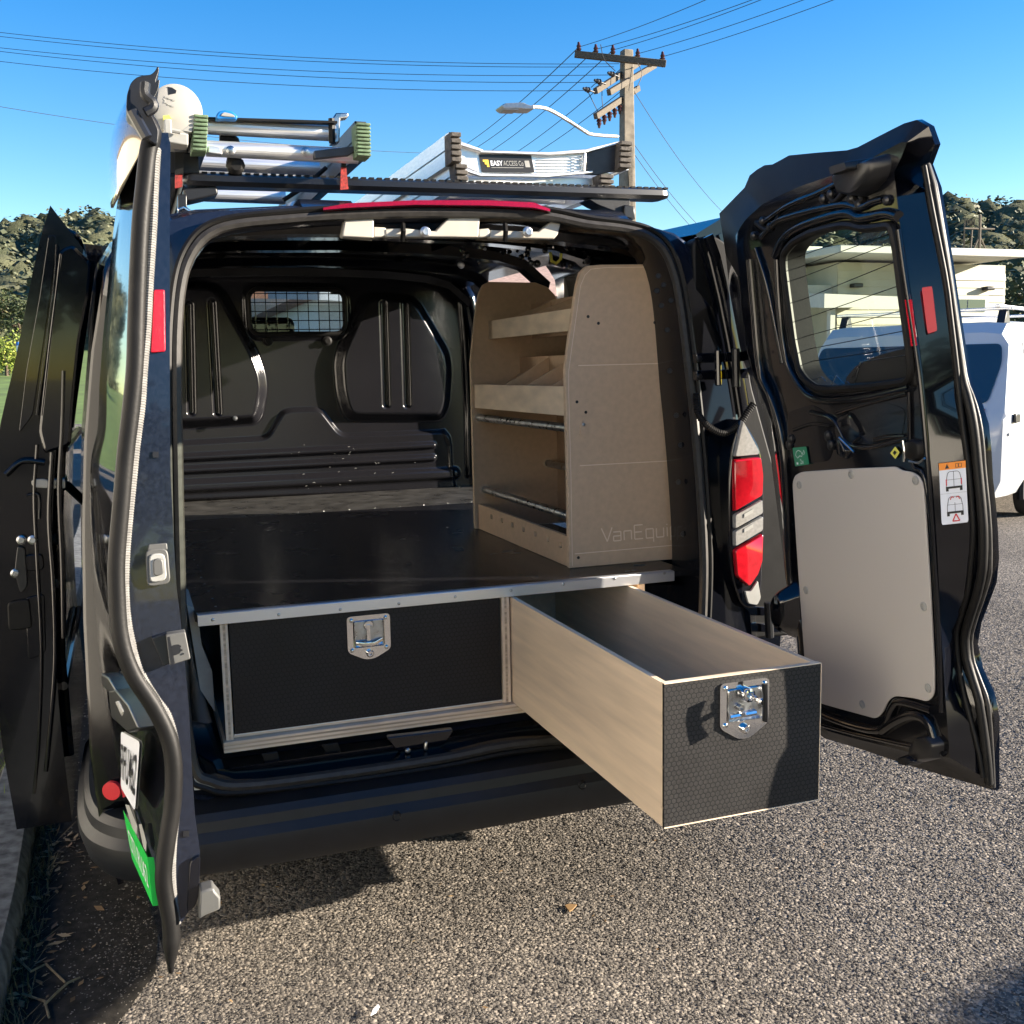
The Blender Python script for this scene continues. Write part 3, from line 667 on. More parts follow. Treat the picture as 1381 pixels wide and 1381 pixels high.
# ---- bulkhead: pressed steel panel as a relief surface
BY = 2.364
def bxz(a, b): p = PX(a, b, y=BY); return np.array((p[0], p[2]))
def sdf(P, poly):
    """signed distance (inside negative) of points P to a polygon"""
    poly = np.array(poly); d = np.full(len(P), 1e9); ins = np.zeros(len(P), bool)
    for i in range(len(poly)):
        a, b = poly[i-1], poly[i]; e = b-a; w = P-a; t = np.clip((w@e)/(e@e+1e-12), 0, 1); d = np.minimum(d, np.hypot(*(w-t[:, None]*e).T))
        c = ((a[1] > P[:, 1]) != (b[1] > P[:, 1])); xi = a[0]+(P[:, 1]-a[1])/(b[1]-a[1]+1e-12)*(b[0]-a[0]); ins ^= c & (P[:, 0] < xi)
    return np.where(ins, -d, d)
def segd(P, pts):
    d = np.full(len(P), 1e9)
    for a, b in zip(pts[:-1], pts[1:]):
        e = b-a; w = P-a; t = np.clip((w@e)/(e@e+1e-12), 0, 1); d = np.minimum(d, np.hypot(*(w-t[:, None]*e).T))
    return d
nx, nz = 400, 270; gx = np.linspace(-.88, .88, nx); gz = np.linspace(.86, 1.99, nz); GX, GZ = np.meshgrid(gx, gz); P2 = np.stack([GX.ravel(), GZ.ravel()], 1)
rel = np.zeros(len(P2))
lb = [bxz(a, b) for a, b in ((295, 382), (318, 425), (346, 476), (356, 505), (358, 525), (352, 560), (345, 570), (246, 576))]+[np.array((-.80, 1.25)), np.array((-.80, 1.86))]
rb = [bxz(a, b) for a, b in ((487, 395), (470, 440), (456, 470), (452, 490), (455, 532), (466, 566), (595, 566), (604, 545), (607, 500), (604, 475), (580, 435), (560, 400))]
for poly in (rounded(lb, .07, 5), rounded(rb, .07, 5)): rel += .050*smooth01((-sdf(P2, poly)+.012)/.05)
for pts in (((254, 412), (257, 555)), ((284, 410), (292, 556)), ((514, 410), (518, 545)), ((542, 408), (546, 545))):
    rel -= .016*smooth01((.022-segd(P2, [bxz(*p) for p in pts]))/.016)
trap = [bxz(a, b) for a, b in ((240, 598), (360, 590), (380, 555), (392, 552), (426, 551), (434, 554), (459, 586), (598, 581), (606, 588), (610, 640), (615, 660), (240, 675))]
trap[0][0] = trap[-1][0] = -.86
trap = rounded(trap, .035, 4)
rel += .022*smooth01((-sdf(P2, trap)+.008)/.022)
for pts, w, h in ((((240, 618), (582, 600)), .020, .020), (((240, 634), (582, 617)), .020, .020), (((240, 656), (612, 638)), .036, .022)):
    s = [bxz(*p) for p in pts]; s[0] = s[0]-np.array((.35, -.0)); rel += h*smooth01((w-segd(P2, s))/(w*.75))
rel += .018*smooth01((.018-segd(P2, [bxz(*p) for p in ((621, 395), (627, 470), (631, 560), (632, 640))]))/.016)
rel += .012*smooth01((.014-segd(P2, [bxz(*p) for p in ((598, 582), (606, 600), (606, 632))]))/.012)
for sx in (-1, 1): rel += .06*smooth01((GX.ravel()*sx-.80)/.07)
rel += .03*smooth01((GZ.ravel()-1.90)/.06)
win = rrect(*bxz(337, 451), *bxz(463, 391), .045, 6); dwin = sdf(P2, win)
rel += .012*smooth01((.03-dwin)/.02)-.018*smooth01((.008-dwin)/.012)
V = np.stack([GX.ravel(), BY-rel, GZ.ravel()], 1); idx = np.arange(nx*nz).reshape(nz, nx)
F = np.stack([idx[:-1, :-1], idx[:-1, 1:], idx[1:, 1:], idx[1:, :-1]], -1).reshape(-1, 4); keep = dwin[F].max(1) > 0; F = F[keep]
BULK = numpy_mesh('bulkhead', V, F, bulkm, None, VAN, (0, BY, 1.4), smooth=True)
mb = MB(); wp = [(x, BY-.012, z) for x, z in win]; mb.tube(wp, .011, rubber, 8, closed=True, up=(0, 1, 0)); mb.build('window_seal', BULK)
mb = MB(); (x0, z0), (x1, z1) = bxz(337, 451), bxz(463, 391)
for t in np.linspace(.06, .94, 9): mb.cyl((x0+(x1-x0)*t, BY-.02, z0+.006), (x0+(x1-x0)*t, BY-.02, z1-.006), .0022, inpaint, 5)
for t in np.linspace(.1, .9, 5): mb.cyl((x0+.006, BY-.024, z0+(z1-z0)*t), (x1-.006, BY-.024, z0+(z1-z0)*t), .0022, inpaint, 5)
mb.build('window_grille', BULK)
mb = MB(); mb.sheet([(x, BY+.004, z) for x, z in win], glassv); mb.build('window_glass', BULK)
for a, b in ((361, 460), (441, 460)):
    q = MB(); p = PX(a, b, y=BY-.005); q.lathe(p, (0, -1, 0), [(.022, 0), (.022, .01), (.012, .014), (.012, .022), (.003, .022)], rubber, 12); q.build('grille_knob', BULK)
q = MB(); q.lathe(PX(317, 564, y=BY-.05), (0, -1, 0), [(.011, 0), (.010, .008), (.003, .010)], steel, 10); q.build('bolt', BULK)
q = MB()
for i in range(26):
    a = rs.choice([rs.uniform(390, 470), rs.uniform(455, 560)]); b = rs.uniform(596, 660); p = bxz(a, b); d = BY-.052
    L_ = rs.uniform(.002, .011); an = rs.normal(0, .5); q.box((p[0], d, p[1]), (L_, .001, .0012), greyp, ((math.cos(an), 0, math.sin(an)), (0, 1, 0), (-math.sin(an), 0, math.cos(an))))
q.build('scratch_mark', BULK, kind='stuff')

# ---- rear bumper and sill
def bump_sec(x, y, sg):   # cross-section at a station; sg = outward direction in xy
    return [np.array((x, y, 0))+np.array((sg[0]*o, sg[1]*o, z)) for o, z in ((-.10, .47), (-.03, .478), (.030, .470), (.042, .455), (.045, .432), (.060, .412), (.062, .392), (.050, .350), (.036, .330), (-.03, .322), (-.12, .325))]
stat = [(-.86, .62, (-1, 0)), (-.865, .30, (-1, 0)), (-.855, .06, (-.97, -.25)), (-.82, -.06, (-.75, -.66)), (-.74, -.115, (-.3, -.95)), (-.5, -.128, (0, -1)), (-.28, -.13, (0, -1)), (0, -.132, (0, -1)), (.28, -.13, (0, -1)), (.5, -.128, (0, -1)), (.74, -.115, (.3, -.95)), (.82, -.06, (.75, -.66)), (.855, .06, (.97, -.25)), (.865, .30, (1, 0)), (.86, .62, (1, 0))]
sm = spline([np.array((a, b, c[0], c[1])) for a, b, c in stat], 5)
mb = MB(); mb.loft([bump_sec(p[0], p[1], p[2:]/np.linalg.norm(p[2:])) for p in sm], plastic, cap=True); BUM = mb.build('rear_bumper', VAN, smooth=0.45)
q = MB(); q.lathe(PX(535, 1101, y=-.19), (0, -1, 0), [(.013, -.004), (.010, .004), (.009, .002), (.002, -.004)], dplastic, 12); q.build('bumper_plug', BUM); q = MB(); q.lathe(PX(785, 1059, y=-.19), (0, -1, 0), [(.013, -.004), (.010, .004), (.009, .002), (.002, -.004)], dplastic, 12); q.build('bumper_plug', BUM)
q = MB(); c = PX(150, 1067, y=-.09); q.lathe(c, (-.45, -.9, 0), [(.021, -.01), (.021, .0005), (.002, .001)], redprint, 20); q.build('rear_reflector', BUM)
# sill inside the seal: glossy step with latch recess
mb = MB(); sill = []
def sx_(x): return float(np.interp(x, [-.66, -.6, -.2, .0, .2, .66], [.50, .478, .486, .492, .488, .500]))
for y, dz in ((-.095, -.014), (-.06, .012), (-.02, .030), (.02, .052), (.30, .052)):
    sill.append([(x, y, sx_(x)+dz) for x in np.linspace(-.66, .66, 23)])
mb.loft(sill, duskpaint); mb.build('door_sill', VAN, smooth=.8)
def sillp(a, b): return PX(a, b, z=.532)
mb = MB(); mb.prism(rounded([PX(a, b, y=-.035) for a, b in ((518, 991), (610, 980), (598, 998), (585, 1012), (545, 1020), (535, 1012))], .01), (0, -.022, 0), paint); mb.tube([PX(575, 1000, y=-.062), PX(574, 1012, y=-.062)], .005, steel, 6); mb.lathe(PX(550, 1012, y=-.06), (0, -1, 0), [(.009, 0), (.006, .006), (.002, .006)], steel, 8)
mb.build('latch_striker', VAN, bevel=.004)
mb = MB()
for pts in (((352, 1016), (374, 1013), (378, 1026), (358, 1030)), ((433, 1004), (455, 1001), (460, 1012), (440, 1016))):
    mb = MB(); mb.prism([PX(a, b, y=-.028) for a, b in pts], (0, -.006, 0), rubber); mb.build('sill_pad', VAN, bevel=.002)
mb = MB(); mb.prism([PX(a, b, y=-.104) for a, b in ((262, 1036), (270, 1052), (300, 1062), (262, 1066))], (0, .02, 0), greyp); mb.build('corner_trim', VAN)
mb = MB(); mb.prism([PX(a, b, y=.06) for a, b in ((252, 815), (262, 822), (268, 838), (272, 870), (286, 905), (290, 960), (270, 930))], (0, .25, 0), greyp); mb.build('side_lining', VAN)
mb = MB(); mb.prism([PX(a, b, y=.02) for a, b in ((868, 788), (940, 790), (944, 840), (938, 870), (868, 800))], (0, .2, 0), inpaint); mb.build('corner_panel', VAN)
# ================================================================== RIGHT REAR DOOR
dA = np.array((.096, .995, 0)); dA /= np.linalg.norm(dA); dV = np.array((-.10, .05, 1.0)); dV /= np.linalg.norm(dV)
DN = np.cross(dA, dV); DN /= np.linalg.norm(DN)
if DN[0] > 0: DN = -DN                                    # towards the inner side (-x)
DI = np.array((.682, -.933, 1.06)); DO = DI-DN*.085; DM = DI-DN*.055
def di(a, b, l=0.0): return PP(a, b, DI+DN*l, DN)
def do(a, b): return PP(a, b, DO, DN)
def dm(a, b): return PP(a, b, DM, DN)
E1 = [(1206, 232), (1212, 290), (1224, 380), (1238, 480), (1248, 560), (1257, 640), (1264, 740), (1269, 850), (1275, 940), (1281, 1022)]
E2 = [(1246, 224), (1258, 290), (1276, 380), (1288, 480), (1297, 560), (1308, 640), (1314, 720), (1306, 800), (1288, 856), (1296, 920), (1320, 1010), (1326, 1048)]
E3 = [(1251, 222), (1262, 250), (1277, 345), (1291, 440), (1304, 520), (1323, 552), (1329, 590), (1331, 640), (1338, 700), (1341, 776), (1330, 806), (1311, 856), (1313, 890), (1334, 935), (1341, 950), (1341, 1066)]
topO = [(1251, 222), (1261, 195), (1256, 174), (1243, 162), (1230, 161), (1196, 178), (1150, 202), (1100, 206), (1060, 210), (1045, 222), (1034, 221), (1012, 234), (1005, 252), (970, 288)]
topI = [(1206, 232), (1214, 216), (1219, 200), (1226, 187), (1215, 192), (1190, 205), (1150, 228), (1112, 240), (1082, 250), (1055, 262), (1030, 274), (1012, 290), (1002, 300), (992, 318)]
hinO = [(970, 288), (977, 330), (985, 400), (1000, 480), (1032, 560), (1050, 700), (1062, 800), (1076, 880), (1078, 965)]
hinI = [(992, 318), (996, 360), (1003, 420), (1012, 490), (1040, 560), (1052, 640), (1062, 760), (1076, 840), (1084, 955)]
botO = [(1078, 965), (1110, 995), (1160, 1010), (1225, 1032), (1341, 1066)]
botI = [(1084, 955), (1112, 985), (1160, 998), (1225, 1014), (1281, 1022)]
nS = 26
def rs_(P, f): return resample([f(*p) for p in P], nS)
inn = rs_(hinI[::-1][::-1], di); 
loopI = rs_(E1, di)[::-1][:-1]+rs_(topI, di)[:-1]+rs_(hinI, di)[:-1]+rs_(botI, di)[:-1]
loopM = rs_(E2, dm)[::-1][:-1]+[p for p in rs_(topI, lambda a, b: PP(a, b, DM, DN))][:-1]+rs_(hinI, lambda a, b: PP(a-3, b, DM, DN))[:-1]+rs_(botI, lambda a, b: PP(a, b+6, DM, DN))[:-1]
loopO = rs_(E3, do)[::-1][:-1]+rs_(topO, do)[:-1]+rs_(hinO, do)[:-1]+rs_(botO, do)[:-1]
WINPX = [(1059, 343), (1066, 333), (1074, 325), (1095, 314), (1116, 308), (1140, 303), (1152, 304), (1165, 308), (1180, 307), (1202, 304), (1207, 310), (1212, 338), (1220, 402), (1229, 468), (1232, 505), (1226, 515), (1180, 521), (1120, 525), (1104, 524), (1090, 514), (1080, 500), (1072, 460), (1064, 400), (1059, 360)]
win_i = rounded([di(a, b) for a, b in WINPX], .012, 2)
win_o = [p-DN*.05 for p in win_i]
RD = None
mb = MB()
# inner pressing (with window hole), returns and skin
tri = tessellate_polygon([[Vector(p) for p in loopI], [Vector(p) for p in win_i]])
mb.add(loopI+win_i, list(tri), inpaint)
nn = len(loopI)
for j in range(nn):
    k = (j+1) % nn; m_ = rubber if (27 <= j < 52 or j >= 75) else paint
    for A_, B_ in ((loopI, loopM), (loopM, loopO)): mb.add([A_[j], A_[k], B_[k], B_[j]], [(0, 1, 2, 3)], m_)
mb.loft([win_i, win_o], rubber, closed=True)
skin_o = [p-DN*.012 for p in loopO]
tri = tessellate_polygon([[Vector(p) for p in skin_o], [Vector(p) for p in win_o]])
mb.add(skin_o+win_o, list(tri), paint); mb.loft([loopO, skin_o], paint, closed=True)
RD = mb.build('rear_door', VAN, smooth=0.7, weld=True); tag(RD, 'right rear door with grey card panel and clear window')
# window: glass, dark seal, frit area, demister wires
mb = MB(); mb.sheet([p-DN*.038 for p in win_i], glassd); mb.build('window', RD)
mb = MB(); mb.tube([p+DN*.004 for p in win_i], .009, rubber, 8, closed=True, up=tuple(DN)); mb.build('window_seal', RD)
mb = MB(); mb.prism([di(a, b, -.032) for a, b in ((1140, 523), (1144, 508), (1156, 494), (1172, 485), (1190, 478), (1212, 472), (1230, 468), (1233, 508), (1226, 516), (1180, 521))], DN*.004, dplastic); mb.build('wiper_cover', RD)
mb = MB()
for (a, b), (c, d) in (((1060, 382), (1204, 327)), ((1061, 352), (1186, 306)), ((1063, 412), (1210, 352)), ((1067, 436), (1213, 385)), ((1070, 458), (1222, 417)), ((1073, 474), (1226, 445)), ((1076, 490), (1230, 467)), ((1060, 367), (1200, 315))):
    mb.tube([di(a, b, -.034), di(c, d, -.034)], .0009, rubber, 4)
for pp in (((1150, 508), (1160, 488), (1228, 478)), ((1142, 514), (1151, 523), (1157, 500), (1161, 488)), ((1096, 522), (1100, 512), (1108, 508), (1114, 514)), ((1118, 525), (1128, 506), (1140, 520))):
    mb.tube([di(a, b, -.026) for a, b in pp], .0009, steel, 4)
mb.build('demister_wire', RD)
# grey card with plugs
CARD = [(1071, 652), (1074, 641), (1083, 636), (1140, 632), (1210, 629), (1218, 634), (1232, 636), (1242, 642), (1248, 656), (1256, 780), (1262, 900), (1262, 936), (1254, 946), (1235, 941), (1209, 938), (1199, 945), (1193, 960), (1184, 969), (1140, 957), (1108, 948), (1094, 938), (1088, 900), (1078, 760)]
mb = MB(); mb.prism(rounded([di(a, b, .003) for a, b in CARD], .018, 4), DN*.005, greypan); CARDO = mb.build('door_card', RD, bevel=.0015)
for a, b in ((1078, 654), (1148, 640), (1235, 648), (1087, 796), (1246, 818), (1163, 950), (1252, 928)):
    q = MB(); q.lathe(di(a, b, .008), DN, [(.0095, 0), (.0095, .002), (.0065, .0032), (.006, .001), (.001, .001)], greyp, 14); q.build('card_plug', RD)
# pressed relief of the inner panel: raised and sunk glossy forms
def blob(name, pts, h, m=inpaint, r=.012, l=0.0, inset=.72):
    P = rounded([di(a, b, l) for a, b in pts], r, 3); c = sum(P)/len(P); q = MB()
    Q = [c+(p-c)*(inset+.12)+DN*h*.8 for p in P]; S = [c+(p-c)*inset+DN*h for p in P]
    q.loft([P, Q, S], m, closed=True, cap=True); return q.build(name, RD, smooth=.9)
def bead(name, pts, r, m=inpaint, l=.002, sp=True):
    P = [di(a, b, l) for a, b in pts]; P = spline(P, 5) if sp else P
    q = MB(); q.tube(P, r, m, 8); return q.build(name, RD, smooth=1.2)
blob('latch_housing', [(1132, 238), (1146, 224), (1180, 213), (1200, 206), (1203, 222), (1198, 240), (1182, 258), (1168, 266), (1142, 262), (1138, 250)], .035, dplastic, .012)
blob('latch_housing', [(1146, 222), (1178, 212), (1180, 226), (1150, 236)], .055, dplastic, .006)
bead('panel_bead', [(1030, 300), (1062, 278), (1100, 262), (1136, 244)], .006)
bead('panel_bead', [(1022, 300), (1042, 292), (1075, 270), (1120, 256)], .004)
bead('panel_bead', [(1028, 320), (1046, 300), (1066, 292), (1100, 283), (1138, 276), (1160, 280), (1178, 272), (1192, 268)], .008)
bead('panel_bead', [(1046, 346), (1058, 322), (1080, 306), (1120, 292), (1145, 288), (1160, 294), (1176, 292), (1196, 288), (1212, 292)], .011)
bead('panel_bead', [(1048, 350), (1052, 420), (1060, 480), (1074, 512), (1092, 534), (1120, 540), (1170, 535), (1228, 522)], .010)
bead('panel_bead', [(1012, 350), (1018, 420), (1026, 500), (1042, 540), (1056, 600), (1062, 680), (1066, 780), (1082, 850), (1086, 920)], .012)
bead('panel_bead', [(1020, 335), (1034, 380), (1046, 440), (1056, 490)], .007)
bead('panel_bead', [(1212, 310), (1222, 380), (1236, 470), (1243, 530), (1251, 620), (1259, 740), (1266, 860), (1270, 960)], .006)
bead('panel_bead', [(1226, 520), (1230, 620), (1246, 640), (1256, 700)], .005)
bead('panel_bead', [(1090, 950), (1120, 968), (1185, 985), (1204, 955), (1216, 946), (1258, 958)], .010)
bead('panel_bead', [(1090, 972), (1140, 986), (1200, 1000), (1272, 1016)], .006)
bead('wiring_loom', [(1020, 300), (1034, 310), (1044, 302), (1052, 292)], .007, rubber); bead('wiring_loom', [(1118, 262), (1126, 272), (1142, 258), (1156, 274), (1166, 268)], .006, rubber)
for c_ in ((1040, 306), (1030, 298), (1112, 268), (1122, 262), (1150, 268), (1160, 276), (1018, 318), (1198, 270)):
    q = MB(); q.lathe(di(c_[0], c_[1], .0), DN, [(.010, 0), (.010, .006), (.005, .010), (.001, .010)], dplastic, 8); q.build('panel_clip', RD)
blob('pressed_panel', [(1062, 556), (1095, 545), (1120, 560), (1128, 590), (1118, 622), (1072, 626), (1062, 600)], -.012, inpaint, .02, .001)
blob('pressed_panel', [(1150, 548), (1196, 543), (1222, 552), (1216, 590), (1176, 604), (1146, 592), (1136, 568)], -.02, inpaint, .02, .001)
blob('pressed_panel', [(1124, 566), (1150, 552), (1172, 584), (1148, 606), (1126, 596)], .005, inpaint, .02)
bead('panel_bead', [(1094, 556), (1124, 566), (1144, 598), (1178, 602), (1226, 590)], .006); bead('panel_bead', [(1130, 556), (1164, 545), (1224, 530)], .006)
bead('panel_bead', [(1070, 580), (1095, 572), (1120, 574)], .004); bead('panel_bead', [(1180, 593), (1200, 589), (1222, 588)], .006)
blob('door_pull', [(1131, 588), (1136, 586), (1148, 608), (1144, 620), (1134, 614)], .012, inpaint, .005)
bead('pull_edge', [(1132, 590), (1140, 598), (1152, 610)], .003, chrome, .024)
blob('speaker_grommet', [(1224, 594), (1234, 590), (1246, 594), (1248, 616), (1240, 622), (1226, 620)], .012, rubber, .01)
bead('grommet_edge', [(1218, 594), (1220, 610), (1219, 622)], .004, chrome, .01)
bead('grommet_edge', [(1226, 622), (1238, 624), (1247, 618)], .002, steel, .012)
for c_ in ((1118, 588), (1122, 600), (1068, 592), (1066, 600)):
    q = MB(); q.lathe(di(c_[0], c_[1], .0), DN, [(.012, 0), (.012, .005), (.006, .009), (.001, .009)], dplastic, 10); q.build('panel_clip', RD)
blob('lower_catch', [(1234, 1004), (1244, 990), (1262, 988), (1274, 1002), (1272, 1022), (1246, 1028), (1232, 1020)], .022, dplastic, .008)
blob('lower_catch', [(1222, 1018), (1240, 1015), (1252, 1024), (1240, 1031), (1226, 1027)], .03, plastic, .005)
bead('pressed_edge', [(1190, 985), (1210, 972), (1232, 964), (1252, 972), (1262, 1000)], .012)
blob('pressed_panel', [(1214, 330), (1219, 330), (1224, 372), (1219, 372)], .004, rubber, .003); blob('pressed_panel', [(1229, 490), (1234, 490), (1237, 522), (1231, 522)], .004, rubber, .003)
blob('hinge_arm', [(1064, 790), (1072, 782), (1082, 800), (1084, 850), (1072, 862), (1060, 840), (1058, 806)], .05, paint, .012, 0, .6)
# weatherstrip along the free edge: three bright ribs
def edge_tube(name, px, r, m, l):
    P = resample([PP(a, b, DM-DN*l, DN) for a, b in px], 60); q = MB(); q.tube(P, r, m, 8); return q.build(name, RD, smooth=1.2)
mid = [((a[0]+b[0])/2, (a[1]+b[1])/2) for a, b in zip(resample([np.array(p) for p in E2], 30), resample([np.array(p) for p in E3], 30))]
edge_tube('door_weatherstrip', [(a, b) for a, b in resample([np.array(p) for p in E2], 30)], .0055, rubber, -.002)
edge_tube('door_weatherstrip', mid, .009, rubber, .008)
edge_tube('door_weatherstrip', [(a*.5+c*.5+2, b*.5+d*.5) for (a, b), (c, d) in zip(mid, resample([np.array(p) for p in E3], 30))], .005, sealm, .022)
# stickers on the free-edge strip
ep, eq = di(1257, 640), dm(1308, 640); EN = np.cross(eq-ep, dV); EN /= np.linalg.norm(EN)
if np.dot(EN, CAM-ep) < 0: EN = -EN
def ee(a, b): return PP(a, b, ep+EN*.004, EN)
def equad(tl, tr, br, bl): return Quad(ee(*tl), ee(*tr), ee(*br), ee(*bl))
S = equad((1266, 625), (1302, 621), (1306, 704), (1270, 708)); mb = MB()
S.poly(mb, rrect(0, 0, 1, 1, .05), whitem, .001); S.poly(mb, [(0, .0), (1, 0), (1, .115), (0, .115)], orangem, .0016)
mb2 = mb
S.poly(mb, [(.22, .095), (.30, .02), (.38, .095)], blackprint, .0022)
for u in (.62, .74): S.line(mb, [(u, .03), (u+.10, .03), (u+.10, .09), (u, .09)], .0007, blackprint, .0022, True)
for v0, op in ((.15, 0), (.555, 1)):
    S.line(mb, [(.30, v0+.03), (.38, v0), (.68, v0), (.76, v0+.03), (.82, v0+.16), (.82, v0+.25), (.24, v0+.25), (.24, v0+.16)], .0009, blackprint, .002, True)
    S.poly(mb, [(.22, v0+.24), (.84, v0+.24), (.84, v0+.275), (.22, v0+.275)], blackprint, .002)
    for u in (.22, .74): S.poly(mb, [(u, v0+.27), (u+.10, v0+.27), (u+.10, v0+.315), (u, v0+.315)], blackprint, .002)
    S.line(mb, [(.53, v0+(.10 if op else 0)), (.53, v0+.25)], .0007, blackprint, .002)
    S.line(mb, [(.26, v0+.13), (.80, v0+.13)], .0006, blackprint, .002)
    if not op:
        for u in (.24, .80): S.poly(mb, [(u-.012, v0+.12), (u+.03, v0+.12), (u+.03, v0+.22), (u-.012, v0+.22)], redprint, .0022)
    else:
        S.line(mb, [(.36, v0+.05), (.42, v0+.0), (.50, v0+.02)], .0016, redprint, .0024); S.line(mb, [(.58, v0+.02), (.66, v0), (.72, v0+.05)], .0016, redprint, .0024)
S.line(mb, [(.0, .50), (1, .50)], .0004, greyp, .002)
S.line(mb, [(.42, .955), (.55, .84), (.68, .955)], .0022, redprint, .002, True)
mb.build('warning_sticker', RD, smooth=0)
mb = MB(); Q1 = equad((1243, 388), (1257, 386), (1264, 446), (1251, 450)); Q1.poly(mb, rrect(0, 0, 1, 1, .08), pinkm, .001); mb.build('reflector_sticker', RD, smooth=0)
mb = MB(); mb.prism([di(a, b, .004) for a, b in ((1221, 404), (1230, 404), (1237, 466), (1226, 467))], DN*.002, redm); mb.build('reflector_sticker', RD, smooth=0)
Sg = Quad(*[di(a, b, .003) for a, b in ((1069, 604), (1088, 602), (1092, 626), (1073, 629))]); mb = MB()
Sg.poly(mb, rrect(0, 0, 1, 1, .06), greendk, .001)
Sg.line(mb, [(.18, .42), (.26, .24), (.42, .16), (.58, .24), (.66, .40), (.60, .52), (.46, .46), (.30, .58), (.18, .42)], .0016, whitem, .002)
Sg.line(mb, [(.62, .40), (.74, .30), (.80, .18), (.84, .34), (.74, .44)], .0014, whitem, .002); Sg.text(mb, '2x', .42, .92, .26, whitem, .002); Sg.poly(mb, [(.16, .80), (.28, .80), (.28, .92), (.16, .92)], whitem, .002)
mb.build('green_sticker', RD, smooth=0)
Sd = Quad(*[di(a, b, .003) for a, b in ((1201, 611), (1208, 602), (1214, 610), (1208, 619))]); mb = MB(); Sd.poly(mb, [(0, 0), (1, 0), (1, 1), (0, 1)], yellow, .001); Sd.poly(mb, [(.3, .3), (.7, .3), (.7, .7), (.3, .7)], blackprint, .002); mb.build('yellow_sticker', RD, smooth=0)

# ================================================================== LEFT REAR DOOR (seen edge-on)
LP0, LN = np.array((-.68, -.86, 1.875)), np.array((0, 1, -.1))
def le(a, b, l=0.0): return PP(a, b, LP0+np.array((0, -l, 0)), LN)
LT = [(202, 178), (196, 230), (190, 300), (184, 380), (180, 440), (177, 500), (172, 560), (165, 610), (159, 680), (154, 750), (154, 800), (160, 860), (176, 908), (200, 950), (218, 990), (227, 1030), (226, 1080), (219, 1130), (214, 1175), (216, 1210), (224, 1255), (229, 1312)]
LR = [(226, 178), (230, 196), (229, 300), (229, 420), (229, 520), (230, 640), (234, 720), (238, 790), (244, 840), (250, 900), (255, 960), (259, 1040), (263, 1100), (270, 1150), (268, 1200), (262, 1222), (246, 1236), (236, 1290), (234, 1312)]
LS = [(170, 168), (160, 260), (153, 310), (146, 380), (139, 452), (134, 520), (132, 580), (124, 610), (119, 660), (122, 720), (124, 770), (128, 830), (133, 880), (138, 930), (146, 970), (156, 1020), (164, 1075), (172, 1130), (184, 1186), (205, 1250), (224, 1300), (229, 1312)]
FY = -.13
nL = 72; zs = np.linspace(le(202, 178)[2], le(229, 1312)[2], nL)
def byz(P): P = sorted([tuple(p) for p in P], key=lambda p: p[2]); A = np.array(P); return np.stack([np.interp(zs, A[:, 2], A[:, k]) for k in range(2)], 1)
nearL, nearR = byz([le(*p) for p in LT]), byz([le(*p) for p in LR])
# far edge of the outer skin: lies on the silhouette rays, so take their points at the far plane
farS = byz([PX(a, b, y=FY) for a, b in LS]); midS = byz([PX(a, b, y=-.56) for a, b in LS]); zfar = zs
rows = []; skinL = []
for i, z in enumerate(zs):
    L_, R_ = np.array((*nearL[i], z)), np.array((*nearR[i], z)); F_ = np.array((*farS[i], z)); FR = np.array((min(F_[0]+.085, R_[0]-.06), FY+.0, z))
    k_ = float(smooth01((z-1.18)/.12)); Fo = F_.copy(); M1 = np.array((*midS[i], z)); F_[0] = F_[0]*(1-k_)+(M1[0]+.004)*k_
    M1 = M1*k_+(1-k_)*(Fo*.66+L_*.34+np.array((-.006, 0, 0))); M2 = (M1*.5+L_*.5)*k_+(1-k_)*(Fo*.30+L_*.70)+np.array((-.005, 0, 0))
    skinL.append((F_, M1, M2, L_)); rows.append([F_, M1, M2, L_, R_, R_*.5+FR*.5, FR])
mb = MB(); n = 7; vs = [p for r in rows for p in r]
for i in range(nL-1):
    for j in range(n):
        k = (j+1) % n; q = (i*n+j, i*n+k, (i+1)*n+k, (i+1)*n+j)
        mb.add([vs[t] for t in q], [(0, 1, 2, 3)], duskpaint if j == 3 else paint)
mb.add(rows[0], [tuple(range(n))], paint); mb.add(rows[-1], [tuple(range(n))[::-1]], paint)
LD = mb.build('rear_door', VAN, smooth=.8); tag(LD, 'left rear door seen edge-on with red reflector and number plate')
def skin(z, t, l=0.0):
    i = int(np.clip(np.searchsorted(-zs, -z), 1, nL-1)); f = (zs[i-1]-z)/(zs[i-1]-zs[i]+1e-9); A = [a*(1-f)+b*f for a, b in zip(skinL[i-1], skinL[i])]
    p = A[0]*(1-t)+A[3]*t+np.array((-.006*math.sin(math.pi*t)-l, 0, 0)); return p
# window glass in the upper half of the outer skin
mb = MB(); mb.loft([[skin(z, t, .004) for t in np.linspace(.04, .86, 9)] for z in np.linspace(1.76, 1.33, 14)], darkglass); mb.build('window', LD)
